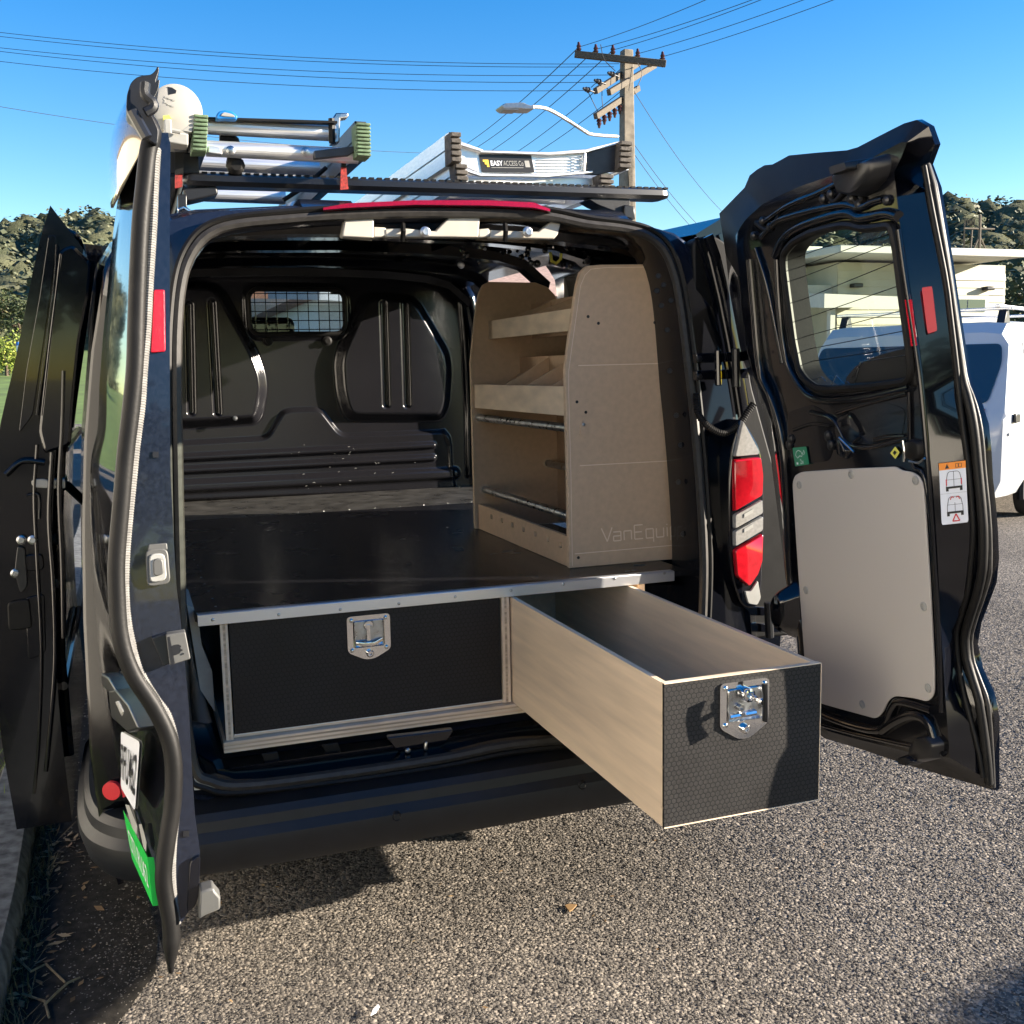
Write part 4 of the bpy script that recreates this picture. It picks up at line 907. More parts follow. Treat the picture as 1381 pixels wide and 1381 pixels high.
# upper spoiler corner with its reflection painted in champagne, and black horn
SPX = [(202, 180), (196, 150), (190, 118), (182, 112), (168, 138), (152, 176), (146, 226), (150, 284), (160, 262)]; SPX = [tuple(p) for p in resample(spline([np.array(p) for p in SPX], 3, closed=True), 40, closed=True)]
mb = MB(); mb.loft([[PX(200+(a-200)*k, 185+(b-185)*k, y=y) for a, b in SPX] for y, k in ((-.86, .12), (-.85, .45), (-.82, .72), (-.76, .90), (-.66, .985), (-.52, 1.0), (-.3, .98))], reflp, closed=True, cap=True); mb.build('door_spoiler', LD, smooth=1.5)
HORN = [(176, 112), (184, 104), (195, 101), (203, 101), (209, 96), (213, 88), (215, 94), (209, 112), (216, 105), (214, 120), (207, 134), (210, 143), (200, 150), (206, 158), (214, 176), (212, 196), (200, 188), (188, 172), (176, 156), (170, 148), (171, 128)]
mb = MB(); mb.prism(rounded([le(a, b, .03) for a, b in HORN], .004, 2), (0, .07, 0), plastic); mb.build('door_corner_cap', LD, bevel=.003)
mb = MB(); mb.tube(spline([le(a, b, .045) for a, b in ((196, 112), (196, 128), (206, 138), (206, 146), (196, 152))], 4), .007, plastic, 8); mb.tube(spline([le(a, b, .04) for a, b in ((178, 150), (188, 168), (198, 186))], 4), .008, dplastic, 8); mb.build('corner_moulding', LD)
# seal tube and ribbed trim along the door edge
TU = [(196, 160), (206, 178), (200, 205), (195, 250), (190, 300), (186, 380), (184, 440), (182, 500), (176, 560), (170, 610), (164, 680), (158, 750), (158, 800), (163, 860), (179, 908), (206, 950), (226, 990), (234, 1030), (233, 1082), (226, 1131), (221, 1174), (223, 1204), (231, 1250), (230, 1312)]
RB = [(216, 200), (213, 250), (211, 300), (206, 380), (203, 440), (198, 500), (195, 546), (188, 600), (183, 650), (178, 700), (174, 750), (173, 800), (178, 850), (193, 905), (214, 942), (230, 965), (240, 1000), (244, 1040), (243, 1082), (238, 1131), (236, 1175), (238, 1210), (243, 1246)]
def path(px, l, n): return resample(spline([le(a, b, l) for a, b in px], 4), n)
mb = MB(); mb.tube(path(TU, .006, 120), [.0125]*116+[.010, .008, .005, .003], rubber, 12, up=(1, 0, .0)); mb.build('door_seal', LD, smooth=1.5)
mb = MB(); mb.tube(path([(a-5, b) for a, b in RB], .004, 1240), [.0068 if (i//2) % 2 else .0060 for i in range(1240)], ribm, 8, up=(1, 0, 0)); mb.build('ribbed_trim', LD, smooth=0)
mb = MB(); mb.tube([p*1 for p in path([(a-15+3, b) for a, b in RB[1:]], .004, 100)], .004, dplastic, 6); mb.build('trim_groove', LD)
def lplate(name, pts, th, m, r=.003, bev=0.0015, l=.001):
    q = MB(); q.prism(rounded([le(a, b, l) for a, b in pts], r, 3), (0, -th, 0), m); return q.build(name, LD, bevel=bev)
lplate('reflector', [(207, 391), (222, 391), (223, 474), (203, 476)], .004, redm)
lplate('check_grommet', [(196, 740), (226, 739), (230, 786), (198, 791)], .006, midgrey, .009)
lplate('check_grommet', [(201, 746), (222, 745), (225, 781), (202, 785)], .009, greyp, .008); lplate('check_grommet', [(206, 752), (219, 751), (221, 773), (207, 776)], .012, midgrey, .006)
lplate('check_grommet', [(200, 734), (225, 732), (226, 741), (199, 742)], .004, midgrey, .002)
for a, b in ((210, 613), (251, 1124)): lplate('square_hole', [(a-4, b-4), (a+4, b-4), (a+4, b+4), (a-4, b+4)], .0012, blackprint, .0003, 0)
lplate('striker_bracket', [(204, 858), (224, 852), (229, 892), (220, 896)], .012, dplastic, .002); lplate('striker_bracket', [(223, 852), (249, 848), (256, 884), (228, 893)], .02, midgrey, .002)
lplate('striker_hole', [(230, 866), (242, 864), (243, 876), (232, 880)], .0215, blackprint, .004, 0); lplate('striker_hole', [(225, 855), (228, 854), (235, 890), (231, 892)], .0212, blackprint, .0005, 0)
for k in range(3): lplate('striker_hole', [(241+k*2, 866+k*5), (243+k*2, 866+k*5), (243+k*2, 868+k*5), (241+k*2, 868+k*5)], .0215, blackprint, .0002, 0)
mb = MB(); mb.prism([le(a, b, .0) for a, b in ((268, 1190), (286, 1185), (288, 1190), (295, 1198), (295, 1214), (276, 1222), (266, 1228))], (0, -.03, 0), midgrey); mb.build('lower_latch', LD, bevel=.003)
lplate('lower_panel', [(256, 1160), (270, 1150), (268, 1205), (262, 1222), (252, 1228)], .006, paint, .006)
# handle, plate lamps, number plate and green sign on the outer skin
Hz0, Hz1 = le(165, 585)[2], le(150, 672)[2]
SK = PX(175, 1045, y=-.62); sk_a = skin(.82, .2), skin(.82, .95); sk_d = sk_a[1]-sk_a[0]; sk_d /= np.linalg.norm(sk_d); i0 = skin(.92, .7)-skin(.72, .7); i0 /= np.linalg.norm(i0)
SN = np.cross(sk_d, i0); SN /= np.linalg.norm(SN)
if SN[0] > 0: SN = -SN
def sp_(a, b, l, z=.82): return PP(a, b, skin(z, .6)+SN*l, SN)
NP_ = Quad(*[sp_(a, b, .020) for a, b in ((163, 986), (188.5, 1000), (182, 1094), (163, 1062))]); mb = MB()
NP_.poly(mb, rrect(0, 0, 1, 1, .08), whitem, 0); NP_.poly(mb, rrect(0, 0, 1, 1, .08), greyp, -.004)
NP_.text(mb, 'RFU462', .05, .78, .58, blackprint, .0015, width=.9, bold=.01); mb.build('number_plate', LD, smooth=0)
for pts, m, l in ((((136, 908), (146, 914), (156, 932), (150, 938), (138, 926)), dplastic, .02), (((146, 932), (155, 930), (172, 950), (186, 982), (172, 988), (150, 968)), dplastic, .022), (((154, 946), (159, 945), (166, 960), (163, 966)), greyp, .024)):
    mb = MB(); mb.prism([sp_(a, b, l, .95) for a, b in pts], -SN*(l+.01), m); mb.build('plate_lamp', LD, bevel=.003)
GS = Quad(*[sp_(a, b, .012, .68) for a, b in ((166, 1092), (199, 1156), (206, 1222), (178, 1158))]); mb = MB()
GS.poly(mb, [(0, 0), (1, 0), (1, 1), (0, 1)], greenm, 0); GS.text(mb, 'CITI RU62', .10, .72, .46, whitem, .0012, width=.84); mb.build('green_sign', LD, smooth=0)
mb = MB(); mb.sheet([le(a, b, .002) for a, b in ((199, 1156), (207.5, 1156), (215, 1221), (206, 1222))], greenm); mb.build('green_sign_wrap', LD, smooth=0)
for pts in (((187, 1112), (191, 1111), (197.5, 1136), (197, 1149), (193, 1142)), ((169, 1085), (174, 1086), (185, 1114), (184, 1126), (178, 1116))):
    mb = MB(); mb.sheet([sp_(a, b, .012, .70) for a, b in pts], greyp); mb.build('badge_strip', LD, smooth=0)

# ================================================================== SLIDING DOORS
def slider(sx, y0, y1, label):
    prof = [(1.87, .895), (1.75, .935), (1.5, 1.0), (1.28, 1.060), (1.0, 1.10), (.6, 1.11), (.27, 1.09)] if sx < 0 else [(1.86, .87), (1.75, .95), (1.5, 1.02), (1.28, 1.06), (1.0, 1.08), (.6, 1.08), (.3, 1.05)]
    prof = [tuple(p) for p in spline([np.array(p) for p in prof], 4)]
    inner = [(1.765, .825), (1.66, .848), (1.5, .880), (1.28, .922), (1.0, .952), (.6, .965), (.27, .955)] if sx < 0 else [(z-.05, x-.09) for z, x in prof]
    inner = [tuple(p) for p in spline([np.array(p) for p in inner], 4)]
    mb = MB(); rows = []
    for y, o in ((y0, .0), (y0+.02, 0.0), (y0+.35, .0), (y1-.02, .0), (y1, -.02)):
        rows.append([(sx*(x+o), y, z+.025*(y-y0)) for z, x in prof]+[(sx*x, y, z+.025*(y-y0)) for z, x in inner[::-1]])
    mb.loft(rows, inpaint, closed=True, cap=True); o = mb.build('sliding_door', VAN, smooth=.6); tag(o, label)
    def xi(z): return float(np.interp(z, [p[0] for p in inner[::-1]], [p[1] for p in inner[::-1]]))
    q = MB(); q.tube([(sx*(xi(z)-.006), y0+.10, z) for z in (1.75, 1.5, 1.3, 1.0, .7, .42)], .012, inpaint, 8); q.tube([(sx*(xi(z)-.006), y0+.45, z) for z in (1.78, 1.5, 1.3)], .014, rubber, 8); q.tube([(sx*(xi(1.3)-.008), y, 1.26) for y in (y0+.08, y1-.1)], .014, inpaint, 8); q.tube([(sx*(xi(.7)-.008), y, .62) for y in (y0+.08, y1-.1)], .012, inpaint, 8); q.build('inner_rib', o)
    q = MB(); z = 1.14; q.tube([(sx*(xi(z)+.02), y0+.06, z+.02), (sx*(xi(z)-.03), y0+.10, z+.02), (sx*(xi(z)-.07), y0+.25, z-.05), (sx*(xi(z)-.14), y0+.25, z-.06)], .013, dplastic, 8); q.box((sx*(xi(z)+.02), y0+.10, z+.03), (.10, .10, .028), steel); q.build('roller_arm', o, bevel=.004)
    for zz, dy in ((1.02, .01), (1.02, .05), (.90, .02)):
        q = MB(); q.lathe((sx*(xi(zz)-.0), y0+.08+dy, zz), (-sx, -.6, 0), [(.016, 0), (.014, .012), (.004, .014)], steel, 10); q.build('latch_bolt', o)
    return o, xi
SD, xiL = slider(-1, .42, 1.62, 'left sliding door slid back along the body')
q = MB()
q.prism([PX(a, b, y=.45) for a, b in ((62, 296), (68, 281), (74, 292), (86, 304), (101, 312), (108, 318), (112, 326), (100, 322), (84, 312), (72, 306))], (0, .9, 0), paint); q.build('door_top_flange', SD, bevel=.012)
def sl_(name, pts, th, m, bev=.004): q = MB(); q.prism(rounded([PX(a, b, y=.419) for a, b in pts], .012, 3), (0, -th, 0), m); return q.build(name, SD, bevel=bev)
sl_('edge_panel', [(80, 338), (98, 330), (124, 356), (120, 400), (108, 460), (100, 540), (96, 600), (60, 612), (52, 580), (64, 470)], .016, paint, .010)
sl_('edge_panel', [(66, 318), (76, 318), (72, 372), (58, 468), (44, 560), (26, 584), (36, 500), (54, 400)], .012, paint, .008)
q = MB(); q.tube(spline([PX(a, b, y=.40) for a, b in ((77, 330), (74, 380), (62, 470), (50, 560))], 4), .0035, paint, 6); q.build('edge_bead', SD)
for pts, r, m in (([(70, 610), (66, 700), (72, 790), (74, 900), (62, 1040)], .006, paint), ([(50, 600), (46, 668), (50, 760), (56, 880), (52, 1000), (46, 1070)], .004, paint), ([(8, 640), (30, 622), (60, 624)], .008, inpaint), ([(36, 668), (52, 668), (53, 700)], .003, dplastic), ([(86, 500), (84, 580), (80, 660), (84, 760), (86, 860)], .007, inpaint)):
    q = MB(); q.tube(spline([PX(a, b, y=.408) for a, b in pts], 5), r, m, 8); q.build('edge_bead', SD, smooth=1.2)
for pts, th, m in (([(42, 646), (62, 645), (72, 652), (66, 658), (44, 657)], .012, greyp), ([(24, 735), (34, 738), (38, 790), (28, 800), (20, 770)], .012, dplastic), ([(32, 748), (58, 746), (60, 768), (34, 770)], .008, inpaint), ([(34, 806), (60, 800), (62, 880), (38, 890)], .004, inpaint), ([(10, 812), (40, 806), (44, 846), (12, 850)], .010, rubber)):
    sl_('edge_latch', pts, th, m, .003)
for a, b in ((29, 728), (44, 728), (21, 773)):
    q = MB(); q.lathe(PX(a, b, y=.412), (0, -1, 0), [(.012, 0), (.012, .004), (.007, .006), (.007, .010), (.001, .010)], steel, 12); q.build('latch_bolt', SD)
slider(1, .16, 1.30, 'right sliding door slid back along the body')

# ================================================================== DRAWER UNIT
ZD = .89
UNIT = empty('drawer_unit', (0, .9, .55), 'black-topped plywood drawer unit filling the van load floor', 'drawer unit')
mb = MB(); mb.box((.02, .85, ZD-.0075), (1.30, 1.70, .015), deckm); mb.build('deck', UNIT)
mb = MB(); mb.box((0, 2.035, ZD-.010), (1.62, .66, .016), stripm); mb.build('rear_deck_sheet', UNIT)
mb = MB(); mb.box((0, -.003, ZD-.012), (1.25, .005, .027), aluedge); mb.box((0, .009, ZD+.0015), (1.25, .020, .002), aluedge); TR = mb.build('edge_trim', UNIT, bevel=.001)
for a, b in ((287, 836), (376, 829), (459, 822), (538, 814), (614, 805), (689, 796), (760, 788), (829, 780), (896, 773)):
    q = MB(); p = PX(a, b, y=-.0055); q.dome((p[0], -.0055, p[2]), (0, -1, 0), .0042, .002, steel); q.build('trim_screw', TR)
q = MB(); rs = np.random.default_rng(5)
for i in range(16): q.dome((-.585+.01*rs.random(), .08+i*.1, ZD+.0005), (0, 0, 1), .0035, .0012, steel, 6)
for i in range(12): q.dome((-.55+i*.105, 1.73+.01*rs.random(), ZD-.0015), (0, 0, 1), .0035, .0012, steel, 6)
q.build('deck_screw', UNIT)
def vply(name, c, s):     # plywood panel with its stripy edge
    mb = MB(); mb.box(c, s, plyface); o = mb.build(name, UNIT, bevel=.0006); return o
def plies(name, c, s, axis, n=5, parent=UNIT):
    """panel whose layers show: thin alternating laminations"""
    mb = MB(); c = np.array(c, float); s = np.array(s, float)
    for i in range(n):
        cc = c.copy(); ss = s.copy(); ss[axis] = s[axis]/n; cc[axis] = c[axis]-s[axis]/2+s[axis]*(i+.5)/n; ss[1] -= .0012 if i % 2 else 0
        cc[1] += .0006 if i % 2 else 0; mb.box(cc, ss, ply if i % 2 == 0 else plyedge)
    return mb.build(name, parent)
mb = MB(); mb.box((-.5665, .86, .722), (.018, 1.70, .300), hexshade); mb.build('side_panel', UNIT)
plies('side_panel_edge', (-.5665, .009, .718), (.0175, .014, .292), 0, 3)
plies('divider', (.1375, .42, .724), (.020, .836, .284), 0, 3)
plies('base_panel', (-.02, .42, .566), (1.125, .86, .026), 2, 5)
plies('drawer_runner', (-.214, .30, .585), (.685, .58, .008), 2, 1)
mb = MB(); mb.box((.528, .42, .722), (.018, .84, .300), plyface); mb.build('side_panel', UNIT)
mb = MB(); mb.box((.02, 1.55, .70), (1.1, .02, .30), blackprint); mb.build('back_panel', UNIT)
# closed drawer
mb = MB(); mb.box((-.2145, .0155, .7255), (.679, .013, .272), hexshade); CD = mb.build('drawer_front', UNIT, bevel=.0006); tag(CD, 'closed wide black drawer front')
mb = MB(); mb.box((-.2145, .55, .725), (.66, 1.05, .25), plyface); mb.build('drawer_box', UNIT)
mb = MB(); mb.box((-.2145, .011, .5886), (.682, .003, .003), aluedge); mb.build('drawer_lip', CD)
# open drawer
DX0, DX1, DYF, DZ1, DZ2 = .1531, .4986, -.8268, .8616, .5811
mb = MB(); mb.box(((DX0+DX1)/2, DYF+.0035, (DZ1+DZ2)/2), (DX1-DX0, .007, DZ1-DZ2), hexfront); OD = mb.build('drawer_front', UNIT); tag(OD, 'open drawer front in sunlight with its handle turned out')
mb = MB(); c = np.array(((DX0+DX1)/2, 0, (DZ1+DZ2)/2)); ply_t = .012
mb.box((c[0], DYF+.011, c[2]), (DX1-DX0, .008, DZ1-DZ2), plyface); mb.build('front_backing', OD)
for x in (DX0+ply_t/2, DX1-ply_t/2):
    mb = MB(); mb.box((x, DYF+.015+.66, c[2]), (ply_t, 1.32, DZ1-DZ2), plyface); mb.build('drawer_side', UNIT, bevel=.0006)
mb = MB(); mb.box((c[0], DYF+.015+.66, DZ2+.012), (DX1-DX0-2*ply_t, 1.32, .009), plyface); mb.build('drawer_bottom', UNIT)
mb = MB(); mb.box((c[0], .52, c[2]+.005), (DX1-DX0-2*ply_t-.0005, .012, DZ1-DZ2-.012), plyface); mb.build('drawer_back', UNIT)
for x in (DX0+.004, DX1-.0):   # pale edge lines of the front
    pass
mb = MB(); mb.box((c[0], DYF-.0004, DZ2+.0008), (DX1-DX0, .0012, .0022), ply); mb.box((DX1+.0004, DYF+.004, c[2]), (.0012, .010, DZ1-DZ2), ply); mb.box((c[0], DYF+.006, DZ1+.0007), (DX1-DX0, .0125, .0018), ply); mb.build('front_edging', OD)
for z in (.62, .70, .78): 
    for y in (DYF+.006,):
        q = MB(); q.dome((DX0-.0004, y, z), (-1, 0, 0), .003, .0008, plyedge, 8); q.build('plug_screw', OD)
# folding T-handle latches: dished pentagon plate, barrel, lever, fixing bolts
def latch(parent, PXs, yf, opened):
    tl, tr, br, bl, tip = [PX(a, b, y=yf) for a, b in PXs]
    cx = (tl[0]+tr[0])/2; w = abs(tr[0]-tl[0]); zt = (tl[2]+tr[2])/2; zb = (bl[2]+br[2])/2; zt_ = tip[2]; hw = w/2
    O = rounded([np.array((cx-hw, yf-.001, zt)), np.array((cx+hw, yf-.001, zt)), np.array((cx+hw, yf-.001, zb)), np.array((cx+.012, yf-.001, zt_)), np.array((cx-.012, yf-.001, zt_)), np.array((cx-hw, yf-.001, zb))], .010, 3)
    i0 = .16*w; H = [np.array((x, yf-.001, z)) for x, z in rrect(cx-hw+i0, zb+.012, cx+hw-i0, zt-.014, .004, 3)]
    mb = MB(); plate(mb, [p+np.array((0, -.003, 0)) for p in O], [[p+np.array((0, -.003, 0)) for p in H]], (0, .003, 0), chrome)
    D = [p+np.array((0, .0006 if not opened else .0006, 0)) for p in H]
    mb.add(D, [tuple(range(len(D)))], steel); mb.loft([[p+np.array((0, -.004, 0)) for p in H], [p+np.array((0, -.0065, 0)) for p in H], [np.array((cx, 0, (zt+zb)/2))*np.array((1, 0, 1))+(p-np.array((cx, 0, (zt+zb)/2)))*np.array((1.06, 1, 1.06))+np.array((0, -.0045, 0)) for p in H]], chrome, closed=True)
    o = mb.build('latch_plate', parent, smooth=.5)
    for x, z in ((cx-hw+.011, zt-.010), (cx+hw-.011, zt-.010), (cx-hw+.011, zb+.005), (cx+hw-.011, zb+.005)):
        q = MB(); q.dome((x, yf-.004, z), (0, -1, 0), .0055, .004, chrome, 10); q.build('rivet', parent)
    q = MB(); z2 = zb-.006; q.lathe((cx, yf-.004, z2), (0, -1, 0), [(.0095, 0), (.0095, .006), (.007, .009), (.004, .009), (.003, .005), (.0005, .005)], chrome, 14); q.build('latch_bolt', parent)
    q = MB(); zc = zt-.35*(zt-zb)
    if not opened:
        q.lathe((cx, yf-.001, zc+.006), (0, -1, 0), [(.013, 0), (.013, .004), (.011, .006), (.002, .006)], chrome, 18); q.box((cx+.002, yf-.006, zc-.012), (.014, .004, .036), steel)
        q.box((cx-.002, yf-.007, zc-.012), (.009, .004, .04), chrome)
        zl = zb+.022; q.tube([(cx-hw+i0+.004, yf-.003, zl), (cx-.012, yf-.010, zl-.003), (cx+.012, yf-.010, zl-.003), (cx+hw-i0-.004, yf-.003, zl+.004)], .0065, chrome, 8, flat=.7)
        q.tube([(cx-hw+i0+.004, yf-.002, zl-.008), (cx+hw-i0-.004, yf-.002, zl-.006)], .005, chrome, 8)
    else:
        q.lathe((cx-.002, yf-.001, zc+.006), (0.15, -1, 0), [(.0145, 0), (.0145, .012), (.013, .020), (.009, .021), (.008, .016), (.001, .016)], chrome, 20)
        q.lathe((cx-.010, yf-.001, zc-.020), (0, -1, 0), [(.007, 0), (.007, .010), (.004, .010), (.004, .004), (.0005, .004)], steel, 12)
        a = np.array((cx+.010, yf-.006, zc)); tipz = .052
        q.tube([a+np.array((-.006, .004, .0)), a+np.array((.003, -.020, -.001)), a+np.array((.006, -.036, -.002))], .006, chrome, 8)          # arm standing out from the face
        q.tube([a+np.array((.007, -.038, .034)), a+np.array((.007, -.041, .012)), a+np.array((.008, -.040, -.014)), a+np.array((.010, -.037, -.038))], [.0075, .006, .006, .0075], dplastic, 8, flat=.75)  # cross bar
        q.tube([(cx-hw+i0+.004, yf-.002, zb+.020), (cx+hw-i0-.012, yf-.002, zb+.022)], .006, chrome, 8)
    q.build('latch_handle', parent)
latch(CD, ((467, 833), (525, 825), (527, 874), (468, 880), (500, 888)), .009, False)
latch(OD, ((970, 921), (1036, 914), (1037, 972), (971, 982), (1004, 995)), DYF, True)

# ================================================================== SHELF UNIT
SHX = .384
SHELF = empty('shelf_unit', (.6, .6, ZD), 'tan board shelving unit with trays and steel rods on the right of the deck', 'shelving')
ys0, ys1 = .163, .987
EP = [(768, 769.5), (766, 640), (763, 530), (762.5, 500), (766, 470), (772, 425), (778, 385), (783, 367), (792, 358.5), (810, 357), (876, 355.5), (890, 360), (925, 620), (930, 753)]
near = [PX(a, b, y=ys0) for a, b in EP]; near[-1][2] = ZD; near[0][2] = ZD+.0005
near = [p if p[0] < .60 else np.array((.76 if p[2] < 1.5 else .70, p[1], p[2])) for p in near]
mb = MB(); mb.prism(near, (0, .018, 0), mdf, mdfedge); ENDP = mb.build('end_panel', SHELF, bevel=.0012)
FP = [(641, 713), (638, 600), (635, 490), (638, 455), (643, 410), (647, 394), (652, 384), (660, 380), (722, 381), (738, 387), (748, 397), (760, 420), (760, 713)]
far = [PX(a, b, y=ys1) for a, b in FP]; far[0][2] = ZD+.0005; far[-1][2] = ZD; 
far[-2] = np.array((.83, ys1, 1.40)); far[-1] = np.array((.83, ys1, ZD+.0005))
mb = MB(); mb.prism(far, (0, .018, 0), mdf, mdfedge); mb.build('end_panel', SHELF, bevel=.0012)
# engraved grooves, fixing screws, latch tag and lettering of the near panel
EQ = Quad(*[PX(a, b, y=ys0-.0004) for a, b in ((763, 380), (905, 372), (914, 752), (768, 769))])
mb = MB(); groove = mat('engraved_groove', (0.86, 0.70, 0.52), 0.8)
def gline(pts, w=.0022):
    for (a, b), (c, d) in zip(pts[:-1], pts[1:]):
        p, q_ = PX(a, b, y=ys0-.0006), PX(c, d, y=ys0-.0006); e = q_-p; L_ = np.linalg.norm(e); e /= L_; n_ = np.array((-e[2], 0, e[0]))
        mb.sheet([p-n_*w/2, q_-n_*w/2, q_+n_*w/2, p+n_*w/2], groove)
gline([(780, 493), (898, 490)]); gline([(782, 628), (912, 621)]); gline([(775, 747), (912, 735)])
gline([(772, 763), (770, 640), (767, 530), (767, 500), (771, 470), (778, 420), (783, 385), (789, 371), (797, 363), (815, 361), (875, 360)], .0015)
mb.build('engraved_line', ENDP, smooth=0)
mb = MB(); T = Quad(*[PX(a, b, y=ys0-.0006) for a, b in ((811, 712.5), (916, 703), (917, 726), (812, 735))])
vs, fs, w = text2d('VanEquip', 1.0, 0.0); kx = 1.0/w
# thin stroked capitals like a router bit would leave
def stroke(pts): T.line(mb, pts, .0034, groove, 0)
X = 0
STR = {'V': ([[(0, 0), (.5, 1), (1, 0)]], 1.0), 'a': ([[(.05, .35), (.75, .35), (.75, 1), (.05, 1), (.05, .65), (.75, .65)]], .95), 'n': ([[(.05, 1), (.05, .35), (.75, .35), (.75, 1)]], .95), 'E': ([[(.85, 0), (0.05, 0), (.05, 1), (.85, 1)], [(.05, .5), (.75, .5)]], 1.05), 'q': ([[(.75, 1.3), (.75, .35), (.05, .35), (.05, 1), (.75, 1)]], .95), 'u': ([[(.05, .35), (.05, 1), (.75, 1), (.75, .35)]], .95), 'i': ([[(.1, .35), (.1, 1)], [(.1, .1), (.1, .18)]], .35), 'p': ([[(.05, 1.3), (.05, .35), (.75, .35), (.75, 1), (.05, 1)]], .9)}
tot = sum(STR[c][1] for c in 'VanEquip')
for ch in 'VanEquip':
    ss, wd = STR[ch]
    for s in ss: stroke([((X+x*.95)/tot, y*.82) for x, y in s])
    X += wd
mb.build('engraved_lettering', ENDP, smooth=0)
for a, b in ((793, 427), (807, 436), (883, 435), (778, 542), (790, 556), (780, 752)):
    q = MB(); p = PX(a, b, y=ys0); q.lathe(p, (0, -1, 0), [(.0044, 0), (.0044, .0008), (.002, .0004), (.0003, .0004)], dplastic, 10); q.build('screw', ENDP)
q = MB(); cpt = PX(787, 580, y=ys0-.0008); tp = [cpt+np.array((.0135*math.cos(t)*(1 if math.sin(t) < 0 else .75), 0, -.006+(.0135 if math.sin(t) < 0 else .032)*math.sin(t))) for t in np.linspace(0, 2*math.pi, 24, endpoint=False)]
q.prism(tp, (0, -.002, 0), mdf, mdfedge); tz = q.build('swivel_tag', ENDP); q = MB(); q.dome(cpt+np.array((0, -.002, .015)), (0, -1, 0), .005, .002, steel); q.build('screw', ENDP)
# lower kick strip with square holes
def lipx(x): return lambda a, b: PX(a, b, x=x)
kf = lipx(SHX+.008); kb = [(650, 681), (766, 723), (766, 769), (650, 713)]
z1 = kf(650, 681)[2]; 
y_a, y_b = ys0+.018, ys1
hz = ZD+.105
K = [np.array((SHX+.006, y_a, ZD+.001)), np.array((SHX+.006, y_b, ZD+.001)), np.array((SHX+.006, y_b, kf(652, 682)[2])), np.array((SHX+.006, y_a, kf(765, 723)[2]))]
holes = []
for a, b in ((663, 697), (677, 702), (691, 708), (706, 714), (722, 720), (739, 727), (756, 735)):
    p = PX(a, b, x=SHX+.006); holes.append([np.array((SHX+.006, p[1]+u, p[2]+v)) for u, v in rrect(-.011, -.008, .011, .008, .003, 2)])
mb = MB(); plate(mb, K, holes, (.012, 0, 0), mdf, mdfedge); mb.build('kick_strip', SHELF)
# back board, trays with sloping floors and dividers
mb = MB(); mb.box((.70, (ys0+ys1)/2+.01, ZD+.27), (.012, ys1-ys0-.02, .52), mdf); mb.build('back_board', SHELF)
def tray(x0, zl0, zl1, depth, rise, fins):
    """front lip from zl0 to zl1 at x0, floor and fins sloping up to the wall"""
    L_ = ys1-ys0-.018; mb = MB(); yc = (ys0+.018+ys1)/2
    mb.box((x0+.006, yc, (zl0+zl1)/2), (.012, L_-.001, zl1-zl0), ply); t = mb.build('shelf_tray', SHELF, bevel=.0008)
    f = MB(); f.prism([(x0+.012, y_a+.001, zl0+.004), (x0+.012, y_a+.001, zl0+.014), (x0+depth, y_a+.001, zl1+rise-.05), (x0+depth, y_a+.001, zl1+rise-.06)], (0, L_-.002, 0), mdf); f.build('tray_floor', t)
    b = MB(); b.box((x0+depth+.005, yc, zl1+rise-.055), (.01, L_-.002, .12), mdf); b.build('tray_back', t)
    for y in fins:
        d = MB(); d.prism([(x0+.013, y, zl0+.016), (x0+.013, y, zl1-.002), (x0+depth-.001, y, zl1+rise), (x0+depth-.001, y, zl1+rise-.052)], (0, .009, 0), mdf, mdfedge); d.build('tray_divider', t)
    return t
lz = PX(763, 561, x=SHX+.002)[2], PX(763, 521, x=SHX+.002)[2]
tray(SHX+.002, lz[0], lz[1], .17, .085, (.71, .505, .31))
ux = PX(658, 428, y=ys1)[0]; uz = PX(770, 446, x=ux)[2], PX(770, 416, x=ux)[2]
tray(ux, uz[0], uz[1], .16, .055, (.80, .62, .45, .30))
for (a, b), (c, d), x in (((650, 562), (764, 579), SHX+.03), ((663, 661), (766, 697), SHX+.035), ((739, 637), (766, 645), SHX+.24)):
    p, q_ = PX(a, b, y=ys1) if x < .5 else PX(a, b, y=ys1), PX(c, d, y=ys0+.018)
    zz = (p[2]+q_[2])/2; xx = (p[0]+q_[0])/2 if x < .5 else p[0]
    q = MB(); q.cyl((xx, ys0+.018, zz), (xx, ys1, zz), .0125, steel, 14); q.build('steel_rod', SHELF)
    q = MB(); q.lathe((xx, ys1, zz), (0, -1, 0), [(.02, -.0005), (.02, .001), (.013, .001)], mdfedge, 14); q.build('rod_socket', SHELF)
mb = MB(); mb.box((.80, 1.10, 1.72), (.05, .03, .18), greyp); mb.build('fixing_bracket', SHELF, bevel=.02)

# ================================================================== ROOF RACK AND LOAD
RACK = empty('roof_rack', (0, .25, 1.87), 'black roof rack with a long serrated cross bar on the van roof', 'roof rack')
yb = .22
def bar(y, x0, x1, z0, z1):
    mb = MB(); A, B = np.array((x0, y, z0)), np.array((x1, y, z1)); rows = []
    e = [(-.036, -.006), (-.026, -.016), (.026, -.016), (.036, -.006), (.034, .008), (.02, .014), (-.02, .014), (-.034, .008)]
    for t, s in ((0, .3), (.003, .62), (.009, .88), (.018, 1), (.975, 1), (.988, .88), (.996, .62), (1, .3)):
        c = A*(1-t)+B*t; rows.append([c+np.array((0, u*s, v*s)) for u, v in e])
    mb.loft(rows, dplastic, closed=True, cap=True); o = mb.build('cross_bar', RACK, smooth=.6)
    n = 64; q = MB()
    for i in range(n):
        c = A+(B-A)*(i+.5)/n; q.box(c+np.array((0, 0, .0165)), ((x1-x0)/n*.6, .034, .005), rubber)
    q.build('rubber_tread', o, kind='stuff'); return o
